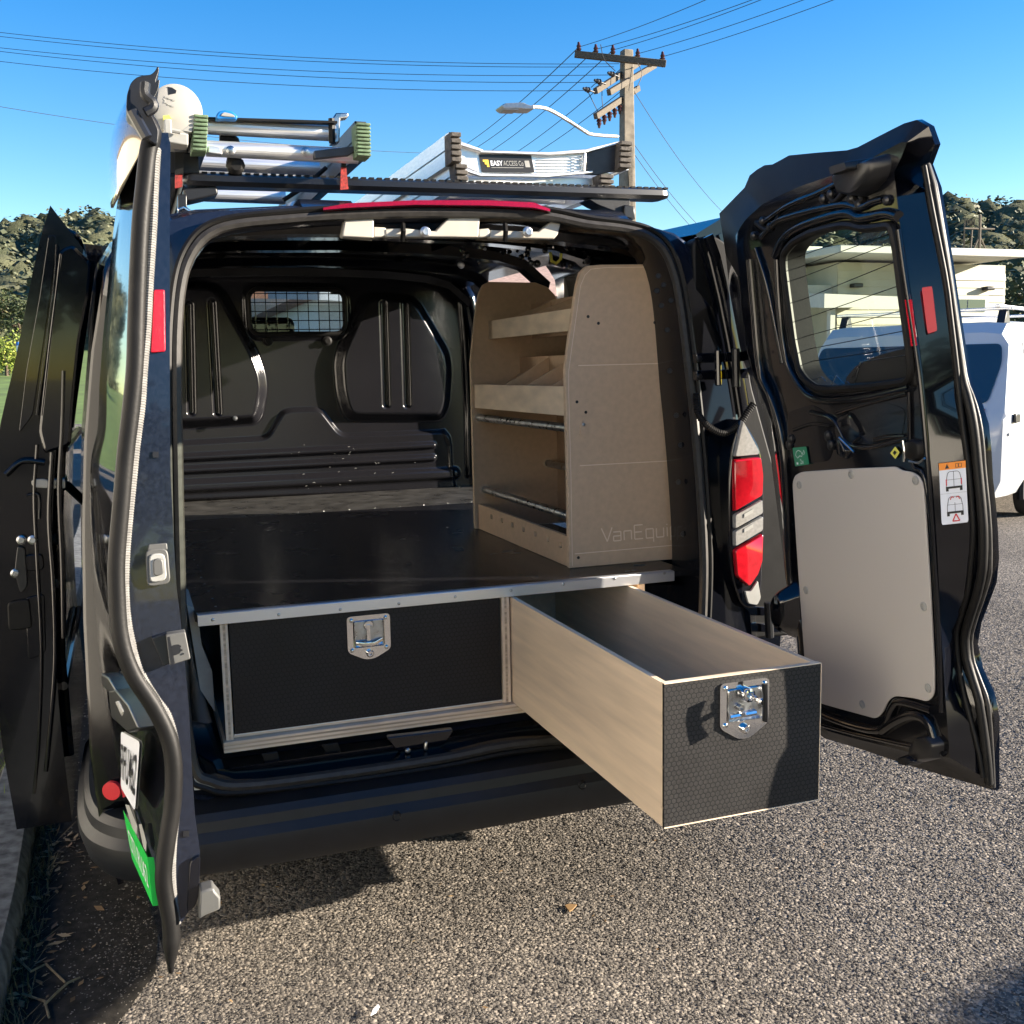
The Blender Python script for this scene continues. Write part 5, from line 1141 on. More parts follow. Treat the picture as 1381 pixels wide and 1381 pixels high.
b0, b1 = PX(246, 243, y=yb), PX(899, 263.5, y=yb); bar(yb, b0[0], b1[0], b0[2], b1[2])
bar(1.55, b0[0], b1[0], b0[2]+.03, b1[2]+.03); bar(2.7, b0[0], b1[0], b0[2]+.03, b1[2]+.03)
for pts in (((793, 268), (810, 265), (850, 268), (850, 290), (838, 288), (806, 276)), ((246, 254), (292, 250), (295, 262), (270, 268), (252, 272))):
    q = MB(); q.prism(rounded([PX(a, b, y=yb-.02) for a, b in pts], .008), (0, .07, 0), plastic); q.build('rack_foot', RACK, bevel=.004)
q = MB(); q.prism([PX(a, b, y=yb-.03) for a, b in ((842, 276), (856, 278), (857, 296), (842, 293))], (0, .06, 0), dplastic); q.build('foot_clamp', RACK, bevel=.003)
q = MB(); q.prism([PX(a, b, y=yb-.02) for a, b in ((240, 262), (252, 262), (252, 288), (240, 290))], (0, .05, 0), dplastic)
q.tube([PX(240, 284, y=yb-.04), PX(248, 280, y=yb-.04), PX(256, 286, y=yb-.04)], .006, chrome, 8); q.build('foot_clamp', RACK, bevel=.003)
for y in (1.55, 2.7):
    for x in (b0[0]+.08, b1[0]-.08):
        q = MB(); q.prism([(x-.05, y-.03, 1.89), (x+.05, y-.03, 1.89), (x+.03, y-.03, b0[2]+.02), (x-.03, y-.03, b0[2]+.02)], (0, .06, 0), plastic); q.build('rack_foot', RACK, bevel=.004)

# ---- step ladder on the left
LAD = empty('ladder', (-.33, .3, 1.93), 'folded aluminium step ladder with green ribbed feet on the left of the rack', 'ladder')
ly = .10
def foot(parent, pts, n, m, yf, yb_=.055):
    tl, tr, br, bl = [PX(a, b, y=yf) for a, b in pts]; mb = MB(); c = [tl, tr, br, bl]
    mb.prism(c, (0, yb_, 0), m); e0 = (tl+tr)/2; e1 = (bl+br)/2; w = np.linalg.norm(tr-tl)*.53
    for i in range(n):
        p = e0+(e1-e0)*(i+.5)/n; h = np.linalg.norm(e1-e0)/n*.36
        mb.box(p+np.array((0, -.004, 0)), (2*w, .014, 2*h), m)
    return mb.build('ladder_foot', parent, bevel=.002)
foot(LAD, ((262, 155), (280, 155), (279, 205), (258, 205)), 9, footgrn, ly)
foot(LAD, ((480, 166), (498, 166), (499, 213), (481, 211)), 9, footgrn, ly)
def rail(parent, p, w, h, length, m, name='ladder_rail', dz=0.0):
    q = MB(); x, y, z = p; q.box((x, y+length/2, z+dz), (w, length, .004), m)
    q.box((x-w/2+.002, y+length/2, z), (.004, length, h), m) if True else None
    rows = [[(x-w/2, yy, z-h/2), (x+w/2, yy, z-h/2), (x+w/2, yy, z-h/2+.006), (x-w/2+.006, yy, z-h/2+.006), (x-w/2+.006, yy, z+h/2-.006), (x+w/2, yy, z+h/2-.006), (x+w/2, yy, z+h/2), (x-w/2, yy, z+h/2)] for yy in (y, y+length)]
    q.loft(rows, m, closed=True, cap=True); return q.build(name, parent)
for a, b in ((268, 180), (487, 188)):
    p = PX(a, b, y=ly+.05); rail(LAD, p, .028, .085, 2.1, fibre)
for yy, a0, b0_, a1, b1_, r in ((ly+.10, 280, 172, 452, 178, .0195), (ly+.06, 278, 203, 482, 208, .0185), (ly+.45, 268, 222, 430, 224, .021), (ly+.75, 262, 232, 440, 234, .019), (1.15, 258, 263, 384, 264, .024)):
    p, q_ = PX(a0, b0_, y=yy), PX(a1, b1_, y=yy); q = MB(); n = 22; zc = (p[2]+q_[2])/2
    q.tube([np.array((p[0], yy, zc)), np.array((q_[0], yy, zc))], r, alu, 22); q.build('ladder_rung', LAD, smooth=.25)
for a, b in ((311, 203), (412, 205)):
    q = MB(); q.lathe(PX(a, b, y=ly+.042), (0, -1, 0), [(.011, 0), (.011, .003), (.006, .005), (.006, .009), (.001, .010)], steel, 12); q.build('rivet', LAD)
q = MB(); q.prism([PX(a, b, y=ly+.03) for a, b in ((424, 203), (478, 197), (480, 203), (470, 210), (424, 214))], (0, .02, 0), fibre); q.prism([PX(a, b, y=ly+.03) for a, b in ((281, 196), (298, 199), (300, 208), (281, 206))], (0, .02, 0), alu); q.build('ladder_bracket', LAD, bevel=.002)
q = MB(); q.prism([PX(a, b, y=ly+.09) for a, b in ((453, 152), (470, 152), (470, 158), (459, 160), (458, 192), (447, 194), (447, 164))], (0, .035, 0), steel); q.build('ladder_bracket', LAD, bevel=.003)
q = MB(); q.cyl(PX(447, 160, y=ly+.08), PX(448, 193, y=ly+.08), .008, rubber, 8); q.build('end_ring', LAD)
q = MB(); q.tube(spline([PX(a, b, y=ly+.12) for a, b in ((296, 186), (316, 190), (314, 210), (312, 222))], 4), .013, rubber, 8); q.lathe(PX(317, 224, y=ly+.10), (0, -1, -.1), [(.022, 0), (.022, .02), (.012, .03)], rubber, 10); q.build('tie_knob', LAD)
for a, b, c, d in ((424, 240, 440, 226), (382, 270, 404, 256)):
    q = MB(); q.cyl(PX(a, b, y=.5), PX(c, d, y=.5), .006, rubber, 8); q.build('ladder_stay', LAD)
st = MB(); st.prism([PX(a, b, y=ly+.06) for a, b in ((278, 157.5), (455, 163), (455, 166), (278, 160.5))], (0, .025, 0), rubber); STRAP = st.build('tie_strap', None); tag(STRAP, 'dark strap with a blue buckle over the step ladder', 'strap')
q = MB(); q.prism(rounded([PX(a, b, y=ly+.04) for a, b in ((291, 156), (295, 150), (304, 148), (314, 150), (321, 157), (319, 161), (302, 160), (292, 161))], .006), (0, .03, 0), bluestrap); q.build('buckle', STRAP, bevel=.004)
q = MB(); q.prism(rounded([PX(a, b, y=ly+.038) for a, b in ((297, 156), (302, 151), (314, 154), (318, 158), (304, 157))], .004), (0, .01, 0), greyp); q.build('buckle_plate', STRAP, bevel=.002)
q = MB(); q.prism([PX(a, b, y=yb-.05) for a, b in ((460, 226), (467, 225), (470, 255), (459, 256))], (0, .006, 0), redstrap); q.prism([PX(a, b, y=yb-.05) for a, b in ((461, 210), (466, 210), (467, 226), (460, 226))], (0, .006, 0), rubber); o = q.build('red_strap'); tag(o, 'short red tie strap hanging round the cross bar by the step ladder', 'strap')
q = MB(); q.prism([PX(a, b, y=yb-.05) for a, b in ((236, 236), (246, 234), (246, 252), (236, 254))], (0, .006, 0), redstrap); q.prism([PX(a, b, y=yb-.05) for a, b in ((236, 205), (248, 205), (247, 236), (236, 236))], (0, .008, 0), rubber); o = q.build('red_strap'); tag(o, 'red and black strap end beside the left rear door edge', 'strap')

# ---- stacked extension ladder on the right
LD2 = empty('ladder', (.38, .3, 1.93), 'wide silver extension ladder with brown rubber feet and a black sticker plate on the rack', 'ladder')
ry = .24
foot(LD2, ((607, 178), (620, 178), (621, 220), (608, 220)), 5, footblk, ry); foot(LD2, ((613, 221), (628, 221), (629, 245), (616, 245)), 3, footblk, ry+.01)
foot(LD2, ((836, 190), (851, 190), (848, 228), (834, 228)), 5, footblk, ry); foot(LD2, ((808, 235), (825, 235), (825, 256), (810, 256)), 3, footblk, ry+.01)
for a, b, h, w, ln in ((612, 200, .082, .026, 2.6), (842, 210, .078, .026, 2.6), (620, 236, .066, .03, 2.5), (816, 248, .06, .03, 2.5)):
    rail(LD2, PX(a, b, y=ry+.05), w, h, ln, alu)
def strut(pts, th, m, y, name): q = MB(); q.prism([PX(a, b, y=y) for a, b in pts], (0, th, 0), m); return q.build(name, LD2, bevel=.002)
BP = strut(((621, 192), (652, 203), (700, 206), (745, 207), (800, 203), (834, 196), (834, 230), (800, 232), (740, 236), (690, 234), (650, 235), (630, 226), (621, 224)), .006, alu, ry+.035, 'brace_plate')
strut(((790, 207), (838, 190), (838, 228), (806, 236), (790, 235)), .01, fibre, ry+.025, 'brace_gusset')
strut(((621, 190), (652, 202), (650, 205), (621, 196)), .012, alu, ry+.02, 'brace_flange'); strut(((621, 224), (650, 234), (740, 235), (800, 230), (800, 233), (740, 239), (648, 238), (621, 229)), .012, alu, ry+.02, 'brace_flange'); strut(((648, 202), (740, 205), (790, 201), (836, 190), (836, 194), (790, 206), (740, 209), (648, 206)), .012, alu, ry+.02, 'brace_flange')
strut(((628, 237), (808, 240), (808, 256), (628, 246)), .006, alu, ry+.055, 'brace_plate')
strut(((788, 206), (791, 206), (790, 231), (787, 231)), .004, alu, ry+.018, 'brace_fold')
for i in range(6):
    b = 211+i*4
    strut(((724, b), (786, b-1), (786, b+.7), (724, b+1.5)), .002, alu, ry+.032, 'plate_rib')
for k in range(6):
    yy = ry+.32+k*.30
    for zz, x0, x1 in ((PX(612, 205, y=ry+.05)[2], 612, 842), (PX(620, 238, y=ry+.05)[2]-.003, 620, 816)):
        p, q_ = PX(x0, 210, y=ry+.05), PX(x1, 210, y=ry+.05); q = MB(); q.cyl((p[0], yy, zz), (q_[0], yy, zz), .017, alu, 12); q.build('ladder_rung', LD2)
SQ = Quad(*[PX(a, b, y=ry+.033) for a, b in ((646, 208), (716, 208.5), (721, 233), (650, 232.5))]); mb = MB()
SQ.poly(mb, rrect(0, 0, 1, 1, .04), blackprint, .0005)
for dx, dy in ((0, 0), (.028, .14)):
    SQ.poly(mb, [(.05+dx, .30+dy), (.155-dx*.3, .30+dy), (.155-dx*.3, .70), (.118-dx*.3, .70), (.118-dx*.3, .42+dy), (.05+dx, .42+dy)], mat('gold_print', (.85, .55, .06), .4) if 'gold_print' not in MATS else MATS['gold_print'], .001+dx*.02)
SQ.text(mb, 'EASY', .185, .62, .27, whitem, .001, width=.235, bold=.02); SQ.text(mb, 'ACCESS Co', .43, .62, .27, greyp, .001, width=.385)
SQ.poly(mb, [(.19, .72), (.80, .72), (.80, .745), (.19, .745)], greyp, .001); SQ.poly(mb, [(.845, .34), (.935, .34), (.935, .70), (.845, .70)], greyp, .001)
mb.build('maker_plate', LD2, smooth=0)

# ---- pipe carrier with its cap
py = .10; pc = PX(238, 148, y=py); PIPE = empty('pipe_carrier', (pc[0], py, 1.93), 'white pipe carrier tube with a round end cap beside the left rear door', 'pipe carrier')
q = MB(); q.lathe((pc[0], py, pc[2]), (0, 1, 0), [(.048, -.006), (.056, -.002), (.058, .01), (.058, .04)], capw, 36); CAP = q.build('end_cap', PIPE)
q = MB(); q.lathe((pc[0], py+.035, pc[2]), (0, 1, 0), [(.053, 0), (.053, 2.9)], capw, 28); q.build('tube', PIPE)
q = MB(); q.prism([PX(a, b, y=py-.0065) for a, b in ((226, 117), (232, 118), (238, 122), (237, 126), (227, 128))], (0, .004, 0), dplastic); q.prism([PX(a, b, y=py-.0065) for a, b in ((246, 176), (259, 166), (261, 168), (258, 178))], (0, .004, 0), greyp); q.build('cap_recess', CAP)
q = MB()
for i, (a, b) in enumerate(((224, 131), (229, 133), (234, 135), (223, 138), (228, 141), (233, 143))): q.box(PX(a, b, y=py-.0065), (.006, .002, .0035), greyp)
q.tube([PX(a, b, y=py-.006) for a, b in ((220, 133), (225, 140), (232, 144))], .0012, greyp, 5); q.build('cap_lettering', CAP, kind='stuff')
q = MB(); q.prism([PX(a, b, y=py-.03) for a, b in ((221, 160), (231, 160), (232, 178), (254, 180), (254, 196), (231, 193), (222, 190))], (0, .06, 0), greyp); q.build('pipe_clamp', PIPE, bevel=.003)
q = MB(); q.prism([PX(a, b, y=py-.028) for a, b in ((220, 156), (228, 155), (231, 160), (221, 161))], (0, .02, 0), yellow); q.build('clamp_label', PIPE); q = MB(); q.cyl(PX(232, 176, y=py-.04), PX(243, 178, y=py-.04), .005, greyp, 8); q.build('clamp_bolt', PIPE)
q = MB(); q.box((pc[0]+.0, yb, 1.945), (.10, .05, .05), plastic); q.build('pipe_saddle', PIPE, bevel=.004)

# ================================================================== UTILITY POLE, LAMP AND WIRES
PD = 26.0
def at(a, b, d=PD): return PX(a, b, d=d)
ptop = at(845, 68); POLE = empty('utility_pole', (ptop[0], ptop[1], 0), 'concrete utility pole with timber crossarms rising behind the van roof', 'utility pole')
px_, py_ = ptop[0], ptop[1]; ztop = ptop[2]
mb = MB(); mb.loft([[(px_+s*.19+u*w, py_+v*w, z) for u, v in ((-1, -1), (1, -1), (1, 1), (-1, 1))] for z, w, s in ((0, .20, 0), (ztop*.6, .165, 0), (ztop, .125, 0))], concrete, closed=True, cap=True); mb.build('pole_shaft', POLE, bevel=.02)
q = MB(); q.box((px_, py_-.20, ztop*.62), (.10, .02, 2.2), timber); q.box((px_-.22, py_-.1, 4.3), (.10, .14, 1.2), galv); q.build('pole_channel', POLE)
def arm(a, b, w, m=timber):
    p, q_ = np.array(a), np.array(b); q = MB(); d = q_-p; L_ = np.linalg.norm(d); d /= L_; s = np.cross(d, (0, 0, 1)); s /= np.linalg.norm(s)
    q.box((p+q_)/2, (L_, w, w*1.25), m, (d, s, np.cross(s, d))); return q.build('crossarm', POLE, bevel=.01)
A0, A1 = at(775, 73, PD-.25), at(898, 86, PD-.25); arm(A0, A1, .12)
B0, B1 = at(803, 123, PD-1.0), at(861, 85, PD+.9); arm(B0, B1, .11); C0, C1 = at(821, 125, PD-.9), at(883, 88, PD+1.1); arm(C0, C1, .11)
D0, D1 = at(803, 157, PD-.9), at(861, 119, PD+.8); arm(D0, D1, .11)
ins = []
def insulator(p, m=porcel, tilt=(0, 0, 1)):
    q = MB(); q.lathe(p, tilt, [(.02, -.16), (.02, -.02), (.05, 0), (.07, .04), (.045, .07), (.06, .11), (.035, .15), (.03, .2), (.01, .21)], m, 12); q.build('insulator', POLE)
for a, b in ((780.5, 66), (803.5, 69), (826.5, 70), (860, 75), (893.5, 79)): insulator(at(a, b+2.5, PD-.25)); ins.append(at(a, b-2.5, PD-.25))
insl = []
for a, b, d in ((828, 101, PD-.9), (810, 111, PD-1.0), (795, 122, PD-1.1)): insulator(at(a, b, d), mat('dark_insulator', (.015, .015, .018), .4) if 'dark_insulator' not in MATS else MATS['dark_insulator'], (-.9, -.3, .1)); insl.append(at(a, b, d))
for t in np.linspace(.08, .55, 5): insulator(D0+(D1-D0)*t+np.array((0, 0, -.12)), porcel, (0, 0, -1))
LAMP = empty('street_lamp', tuple(at(832, 183, PD-.4)), 'grey street lamp on a bent arm fixed to the utility pole', 'street lamp')
q = MB(); q.tube(spline([at(a, b, PD-.4-k*.25) for k, (a, b) in enumerate(((833, 184), (815, 183), (797, 181), (790, 178), (765, 162), (752, 154), (735, 146), (718, 144)))], 4), .042, galv, 10); q.build('lamp_arm', LAMP)
q = MB(); q.prism(rounded([at(a, b, PD-2.2) for a, b in ((676, 142), (682, 139), (706, 138), (712, 141), (721, 143), (721, 147), (708, 147), (700, 146), (680, 146))], .03), (0, .45, 0), galv); q.build('lamp_head', LAMP, bevel=.02)
q = MB(); q.prism([at(a, b, PD-2.2) for a, b in ((680, 146), (700, 146.5), (699, 148), (681, 147.5))], (0, .4, 0), greyp); q.build('lamp_lens', LAMP)
def wire(p, q_, sag, r=.007, name='power_line', label=None, group=None):
    p, q_ = np.array(p), np.array(q_); P = [p+(q_-p)*t+np.array((0, 0, -sag*4*t*(1-t))) for t in np.linspace(0, 1, 25)]
    mb = MB(); mb.tube(P, r, wirem, 5); o = mb.build(name, None); tag(o, label, 'wire', group); return o
g1, g2, g3, g4 = 'wires running left from the pole', 'wires running up right from the pole', 'wires running down left behind the lamp', 'wires descending right behind the pole'
for (a, b), (u, v), nm in (((-40, 39), (835, 86), 'topmost'), ((-40, 44.5), (828, 90), 'second from the top'), ((-40, 60), (828, 101), 'third from the top'), ((-40, 64.5), (810, 111), 'fourth from the top'), ((-40, 78), (795, 122), 'lowest')):
    wire(at(a, b, 27), at(u, v, PD-.9), .25, label='thin black wire crossing the left sky to the pole, '+nm+' of five', group=g1)
wire(at(-40, 137, 27), at(770, 205, 40), .5, label='single dark wire low across the left sky behind the ladders', group=None)
for i, (a, b) in enumerate(((965, -6), (1030, -6), (1046, -8), (1110, -10), (1150, -10))):
    wire(ins[i], at(a, b, 20), .05, label='black wire rising from the %s insulator of the top crossarm' % ('leftmost', 'second', 'middle', 'fourth', 'rightmost')[i], group=g2)
for i, (a, b) in enumerate(((622, 188), (632, 194), (650, 200), (676, 206), (698, 207))):
    dirp = at(a-40, b+30, 60); wire(ins[i], dirp, .4, .012, label='black wire dropping behind the lamp, %s of five' % ('leftmost', 'second from left', 'middle', 'second from right', 'rightmost')[i], group=g3)
for (a, b), (u, v), nm in (((852, 118), (990, 300), 'upper'), ((852, 190), (985, 340), 'middle'), ((852, 203), (985, 352), 'lower')): wire(at(a, b, PD+.2), at(u, v, 40), .3, .008, label='thin wire descending right from the pole, the %s one of three' % nm, group=g4)
for pts in (((793, 124), (800, 138), (806, 150)), ((812, 113), (812, 135), (814, 150)), ((860, 85), (866, 100), (858, 120)), ((852, 90), (850, 108), (848, 122)), ((810, 60), (815, 80), (830, 96)), ((797, 118), (806, 112), (820, 120))):
    q = MB(); q.tube(spline([at(a, b, PD-.5) for a, b in pts], 5), .010, wirem, 5); q.build('jumper_wire', POLE)

# ================================================================== WHITE VAN ON THE RIGHT
wpiv = (5.86, 4.44, 0)
WV = empty('van', wpiv, 'white parked van with a silver roof rack beyond the open right door', 'van')
wy0, wy1 = 4.28, 6.40; wyc = (wy0+wy1)/2; whw = (wy1-wy0)/2
def wsec(x, zt, zb, k): # cross section at x: tumblehome above the waist
    r = []
    for s in (-1, 1):
        pts = [(s*whw*.94*k, zb), (s*whw*k, zb+.14), (s*whw*k, min(1.05, zt)), (s*whw*.985*k, min(1.15, zt)), (s*(whw*.985-.12*max(0, (zt-.12-1.15)/.7))*k, max(zt-.12, min(1.15, zt))), (s*(whw-.18)*k, zt-.02), (s*(whw-.36)*k, zt)]
        r.append(pts)
    return [(x, wyc+y, z) for y, z in r[0]]+[(x, wyc+y, z) for y, z in r[1][::-1]]
st_ = [(5.50, .72, .34, .93), (5.52, 1.02, .30, .97), (5.56, 1.10, .28, .985), (5.90, 1.84, .27, 1), (6.06, 1.945, .27, 1), (6.9, 1.97, .27, 1), (8.6, 1.97, .27, 1), (9.35, 1.90, .27, 1), (9.95, 1.16, .27, .99), (10.3, .98, .28, .95), (10.38, .6, .33, .9)]
mb = MB(); mb.loft([wsec(*s) for s in st_], whitecar, closed=True, cap=True); mb.build('body', WV, smooth=.5)
# windows as slightly proud dark glass
def wq(name, pts, m=darkglass): q = MB(); q.sheet(pts, m); return q.build(name, WV, smooth=0)
def rface(y, z, o=.006): # rear face x at height z
    return float(np.interp(z, [1.10, 1.84], [5.56, 5.90]))-o
def sidey(z, o=.006): return wyc-(whw*.985-.12*max(0, (z-1.15)/.7))-o
R_ = rrect
wq('rear_window', [(rface(0, z), wyc+y, z) for y, z in rounded([np.array((-.86, 1.17)), np.array((.86, 1.17)), np.array((.93, 1.55)), np.array((.90, 1.73)), np.array((-.90, 1.73)), np.array((-.93, 1.55))], .06)])
def sidewin(pts): return wq('side_window', [(x, sidey(z), z) for x, z in rounded([np.array(p) for p in pts], .05)])
sidewin(((6.50, 1.18), (7.35, 1.18), (7.35, 1.70), (6.50, 1.70))); sidewin(((7.45, 1.18), (8.35, 1.18), (8.35, 1.70), (7.45, 1.70))); sidewin(((8.5, 1.18), (9.6, 1.18), (9.2, 1.70), (8.5, 1.70)))
def seam(pts): q = MB(); q.tube([(x, (sidey(z, .001) if z > 1.05 else wy0-.001), z) for x, z in pts], .006, wirem, 5); q.build('door_seam', WV)
seam(spline([np.array(p) for p in ((6.37, 1.74), (6.36, 1.4), (6.30, 1.1), (6.24, .8), (6.22, .45))], 4)); seam(spline([np.array(p) for p in ((6.43, 1.74), (6.44, 1.3), (6.46, 1.05), (6.58, .82), (6.85, .70))], 4)); seam([(8.42, 1.74), (8.42, .4)])
for x, z in ((5.72, 1.02), (6.62, .99), (8.55, .99)):
    q = MB(); q.prism([(x, wy0-.002, z-.04), (x+.16, wy0-.002, z-.04), (x+.16, wy0-.002, z+.04), (x, wy0-.002, z+.05)], (0, -.025, 0), dplastic); q.build('door_handle', WV, bevel=.01)
q = MB(); q.box((7.6, wy0-.004, .88), (4.0, .008, .03), whitecar); q.build('side_crease', WV)
q = MB(); q.box((7.6, wyc, .30), (4.2, 1.6, .14), plastic); q.build('under_body', WV)
for x in (6.62, 9.45):
    for yv, s in ((wy0+.02, -1), (wy1-.02, 1)):
        q = MB(); q.tube([(x+.385*math.cos(t), yv-s*.015, .33+.385*math.sin(t)) for t in np.linspace(-.35, math.pi+.35, 22)], .035, plastic, 6); q.build('wheel_arch', WV)
        q = MB(); q.lathe((x, yv-s*.12, .325), (0, s, 0), [(.2, 0), (.31, .01), (.325, .05), (.325, .13), (.31, .165), (.21, .168), (.2, .15)], tyre, 28); o = q.build('wheel', WV)
        q = MB(); q.lathe((x, yv-s*.12, .325), (0, s, 0), [(.205, 0), (.205, .162), (.19, .165), (.175, .12), (.07, .125), (.06, .15), (.005, .152)], steel, 24)
        for k in range(6):
            t = k*math.pi/3; q.box((x+.12*math.cos(t), yv+s*.022, .325+.12*math.sin(t)), (.12, .016, .045), alu, ((math.cos(t), 0, math.sin(t)), (0, 1, 0), (-math.sin(t), 0, math.cos(t))))
        q.build('wheel_rim', o)
q = MB(); q.box((5.52, wyc, .45), (.12, 1.6, .22), whitecar); q.build('bumper', WV, bevel=.04)
for s in (-1, 1):
    q = MB(); q.box((5.58, wyc+s*.78, .95), (.08, .14, .34), redlens); q.build('rear_lamp', WV, bevel=.01)
WR = empty('roof_rack', wpiv, 'silver roof rack bars on black feet on the white van', 'roof rack')
for x in (6.22, 8.3):
    q = MB(); q.box((x, wyc, 2.075), (.07, 1.78, .03), alu); q.build('cross_bar', WR, bevel=.008)
    for s in (-1, 1):
        q = MB(); q.prism([(x-.10, wyc+s*(whw-.26)-.04, 1.93), (x+.10, wyc+s*(whw-.26)-.04, 1.93), (x+.04, wyc+s*(whw-.26)-.04, 2.06), (x-.03, wyc+s*(whw-.26)-.04, 2.06)], (0, .08, 0), plastic); q.build('rack_foot', WR, bevel=.01)
q = MB(); q.box((7.25, wyc-whw+.30, 2.10), (2.2, .05, .03), alu); q.build('side_rail', WR, bevel=.006)

wq1 = PX(1353, 440, d=9.25)
for o in (WV, WR): o.location = (wq1[0], wq1[1], 0); o.rotation_euler = (0, 0, math.radians(30)); o.scale = (.92, .92, .92)
# copy of the white van added out of frame, only to shade the lower right corner
c = copy_tree(WV); c.location = (6.5, -4.45, 0); c.rotation_euler = (0, 0, math.radians(10)); c['label'] = 'unseen copy of the white van added on the right to cast the corner shadow'
# ================================================================== HOUSES
def weatherboards(name, parent, x0, x1, y, z0, z1, m, pitch=.15):
    mb = MB(); n = int((z1-z0)/pitch)
    for i in range(n):
        z = z0+i*pitch; mb.add([(x0, y-.012, z), (x1, y-.012, z), (x1, y-.030, z), (x0, y-.030, z), (x0, y-.010, z+pitch), (x1, y-.010, z+pitch)], [(0, 1, 2, 3), (3, 2, 5, 4)], m)
    return mb.build(name, parent, smooth=0, kind='stuff')
HD = 27.0
def hx(a, d=HD): return at(a, 470, d)
hA, hB = hx(1205), hx(1352); hy = 15.2
pa, pb = PX(1128, 430, y=hy), PX(1291+62, 430, y=hy)
HOUSE = empty('house', ((pa[0]+pb[0])/2, hy+3, 0), 'cream weatherboard house with flat white roofs behind the white van', 'house')
zt = PX(1290, 356, y=hy)[2]
x0, x1 = pa[0], pb[0]
mb = MB(); mb.box(((x0+x1)/2, hy+3, zt/2), (x1-x0, 6, zt-.02), board); mb.build('wall', HOUSE); weatherboards('weatherboards', HOUSE, x0, x1, hy, .4, zt-.05, board)
e1 = PX(1377, 356, y=hy-.9)[0]; e0 = PX(1128, 352, y=hy-.9)[0]
mb = MB(); mb.box(((e0+e1)/2, hy+2.6, zt+.12), (e1-e0, 7.2, .15), eavem); mb.build('roof', HOUSE, bevel=.02)
p0, p1 = PX(1287, 404, y=hy), PX(1325, 421, y=hy)
wq_ = MB(); wq_.box(((p0[0]+p1[0])/2, hy-.04, (p0[2]+p1[2])/2), (p1[0]-p0[0]+.16, .06, p0[2]-p1[2]+.16), eavem); WF = wq_.build('window', HOUSE)
for t0, t1 in ((.02, .34), (.38, .98)):
    q = MB(); q.box((p0[0]+(p1[0]-p0[0])*(t0+t1)/2, hy-.075, (p0[2]+p1[2])/2), ((p1[0]-p0[0])*(t1-t0), .012, p0[2]-p1[2]), darkglass); q.build('window_pane', WF)
for a, b in ((1333, 389), (1155, 385)):
    q = MB(); p = PX(a, b, y=hy-.1); q.box(p, (.22, .16, .08), dplastic); q.build('wall_lamp', HOUSE, bevel=.02)
# left wing further back and a lower canopy
hy2 = hy+1.2; c0, c1 = PX(1040, 350, y=hy2)[0], x0-.004; zt2 = PX(1090, 352, y=hy2)[2]
mb = MB(); mb.box(((c0+c1)/2, hy2+2.5, zt2/2), (c1-c0, 5, zt2), board); mb.build('wing_wall', HOUSE); weatherboards('weatherboards', HOUSE, c0, c1, hy2, .4, zt2-.05, board)
mb = MB(); mb.box(((c0+c1)/2-.2, hy2+2.2, zt2+.1), (c1-c0+.3, 6.0, .2), eavem); mb.build('wing_roof', HOUSE, bevel=.02)
q0, q1 = PX(1112, 396, y=hy-1.6), PX(1232, 408, y=hy-1.6)
mb = MB(); mb.prism([(q0[0], hy-1.6, q0[2]-.25), (q1[0], hy-1.6, q0[2]-.22), (q1[0], hy-1.6, q0[2]-.05), (q0[0], hy-1.6, q0[2]+.0)], (0, 1.55, .12), eavem); mb.build('canopy', HOUSE)
for xx in (q0[0]+.3,):
    mb = MB(); mb.box((xx, hy-1.4, q0[2]/2-.13), (.1, .1, q0[2]-.26), eavem); mb.build('canopy_post', HOUSE)
r0 = PX(1050, 392, y=hy2-1); mb = MB(); mb.box((r0[0]+.9, hy2-.55, r0[2]), (2.1, 1.0, .22), eavem); mb.build('canopy', HOUSE)
ANT = empty('antenna', tuple(PX(1322, 352, y=hy+2)), 'tall rusty television antenna braced on the flat roof', 'antenna')
def ap(a, b, y=hy+2): return PX(a, b, y=y)
q = MB(); q.cyl(ap(1322, 290), ap(1320, 354), .035, timber, 6); q.build('mast', ANT)
for a, b in ((1306, 353), (1337, 353)): q = MB(); q.cyl(ap(1321, 318), ap(a, b), .022, timber, 6); q.build('brace', ANT)
q = MB(); q.cyl(ap(1300, 308), ap(1341, 309), .022, timber, 6); q.cyl(ap(1301, 300), ap(1300, 340), .018, timber, 5); q.cyl(ap(1311, 310), ap(1308, 350), .018, timber, 5); q.build('boom', ANT)
for k in range(5): q = MB(); q.cyl(ap(1302+k*3, 295), ap(1302+k*3, 304), .014, timber, 5); q.build('element', ANT)

# house ahead of the van, glimpsed through the sliding door opening and the bulkhead window
H2 = empty('house', (4.6, 13.5, 0), 'blue-grey house with a terracotta roof glimpsed through the side door opening', 'house')
mb = MB(); mb.box((3.9, 13.5, 1.2), (4.6, 5.0, 2.4), bluewall); mb.build('wall', H2); weatherboards('weatherboards', H2, 1.6, 6.2, 11.0, .2, 2.4, bluewall)
mb = MB(); mb.prism([(1.3, 10.4, 2.38), (1.3, 16.6, 2.38), (1.3, 13.5, 3.25)], (5.1, 0, 0), tilem); mb.build('roof', H2)
H3 = empty('house', (3.6, 21.5, 0), 'brown brick house with pale windows seen through the van bulkhead window', 'house')
mb = MB(); mb.box((3.6, 21.5, 1.6), (4.4, 4, 3.2), brickm); mb.build('wall', H3)
for x in (2.4, 3.6, 4.8): 
    q = MB(); q.box((x, 19.47, 2.1), (.9, .08, 1.3), eavem); o = q.build('window', H3); q = MB(); q.box((x, 19.42, 2.1), (.74, .03, 1.1), darkglass); q.build('window_pane', o)
mb = MB(); mb.prism([(1.2, 19.2, 3.2), (1.2, 23.8, 3.2), (1.2, 21.5, 4.1)], (4.8, 0, 0), tilem); mb.build('roof', H3)

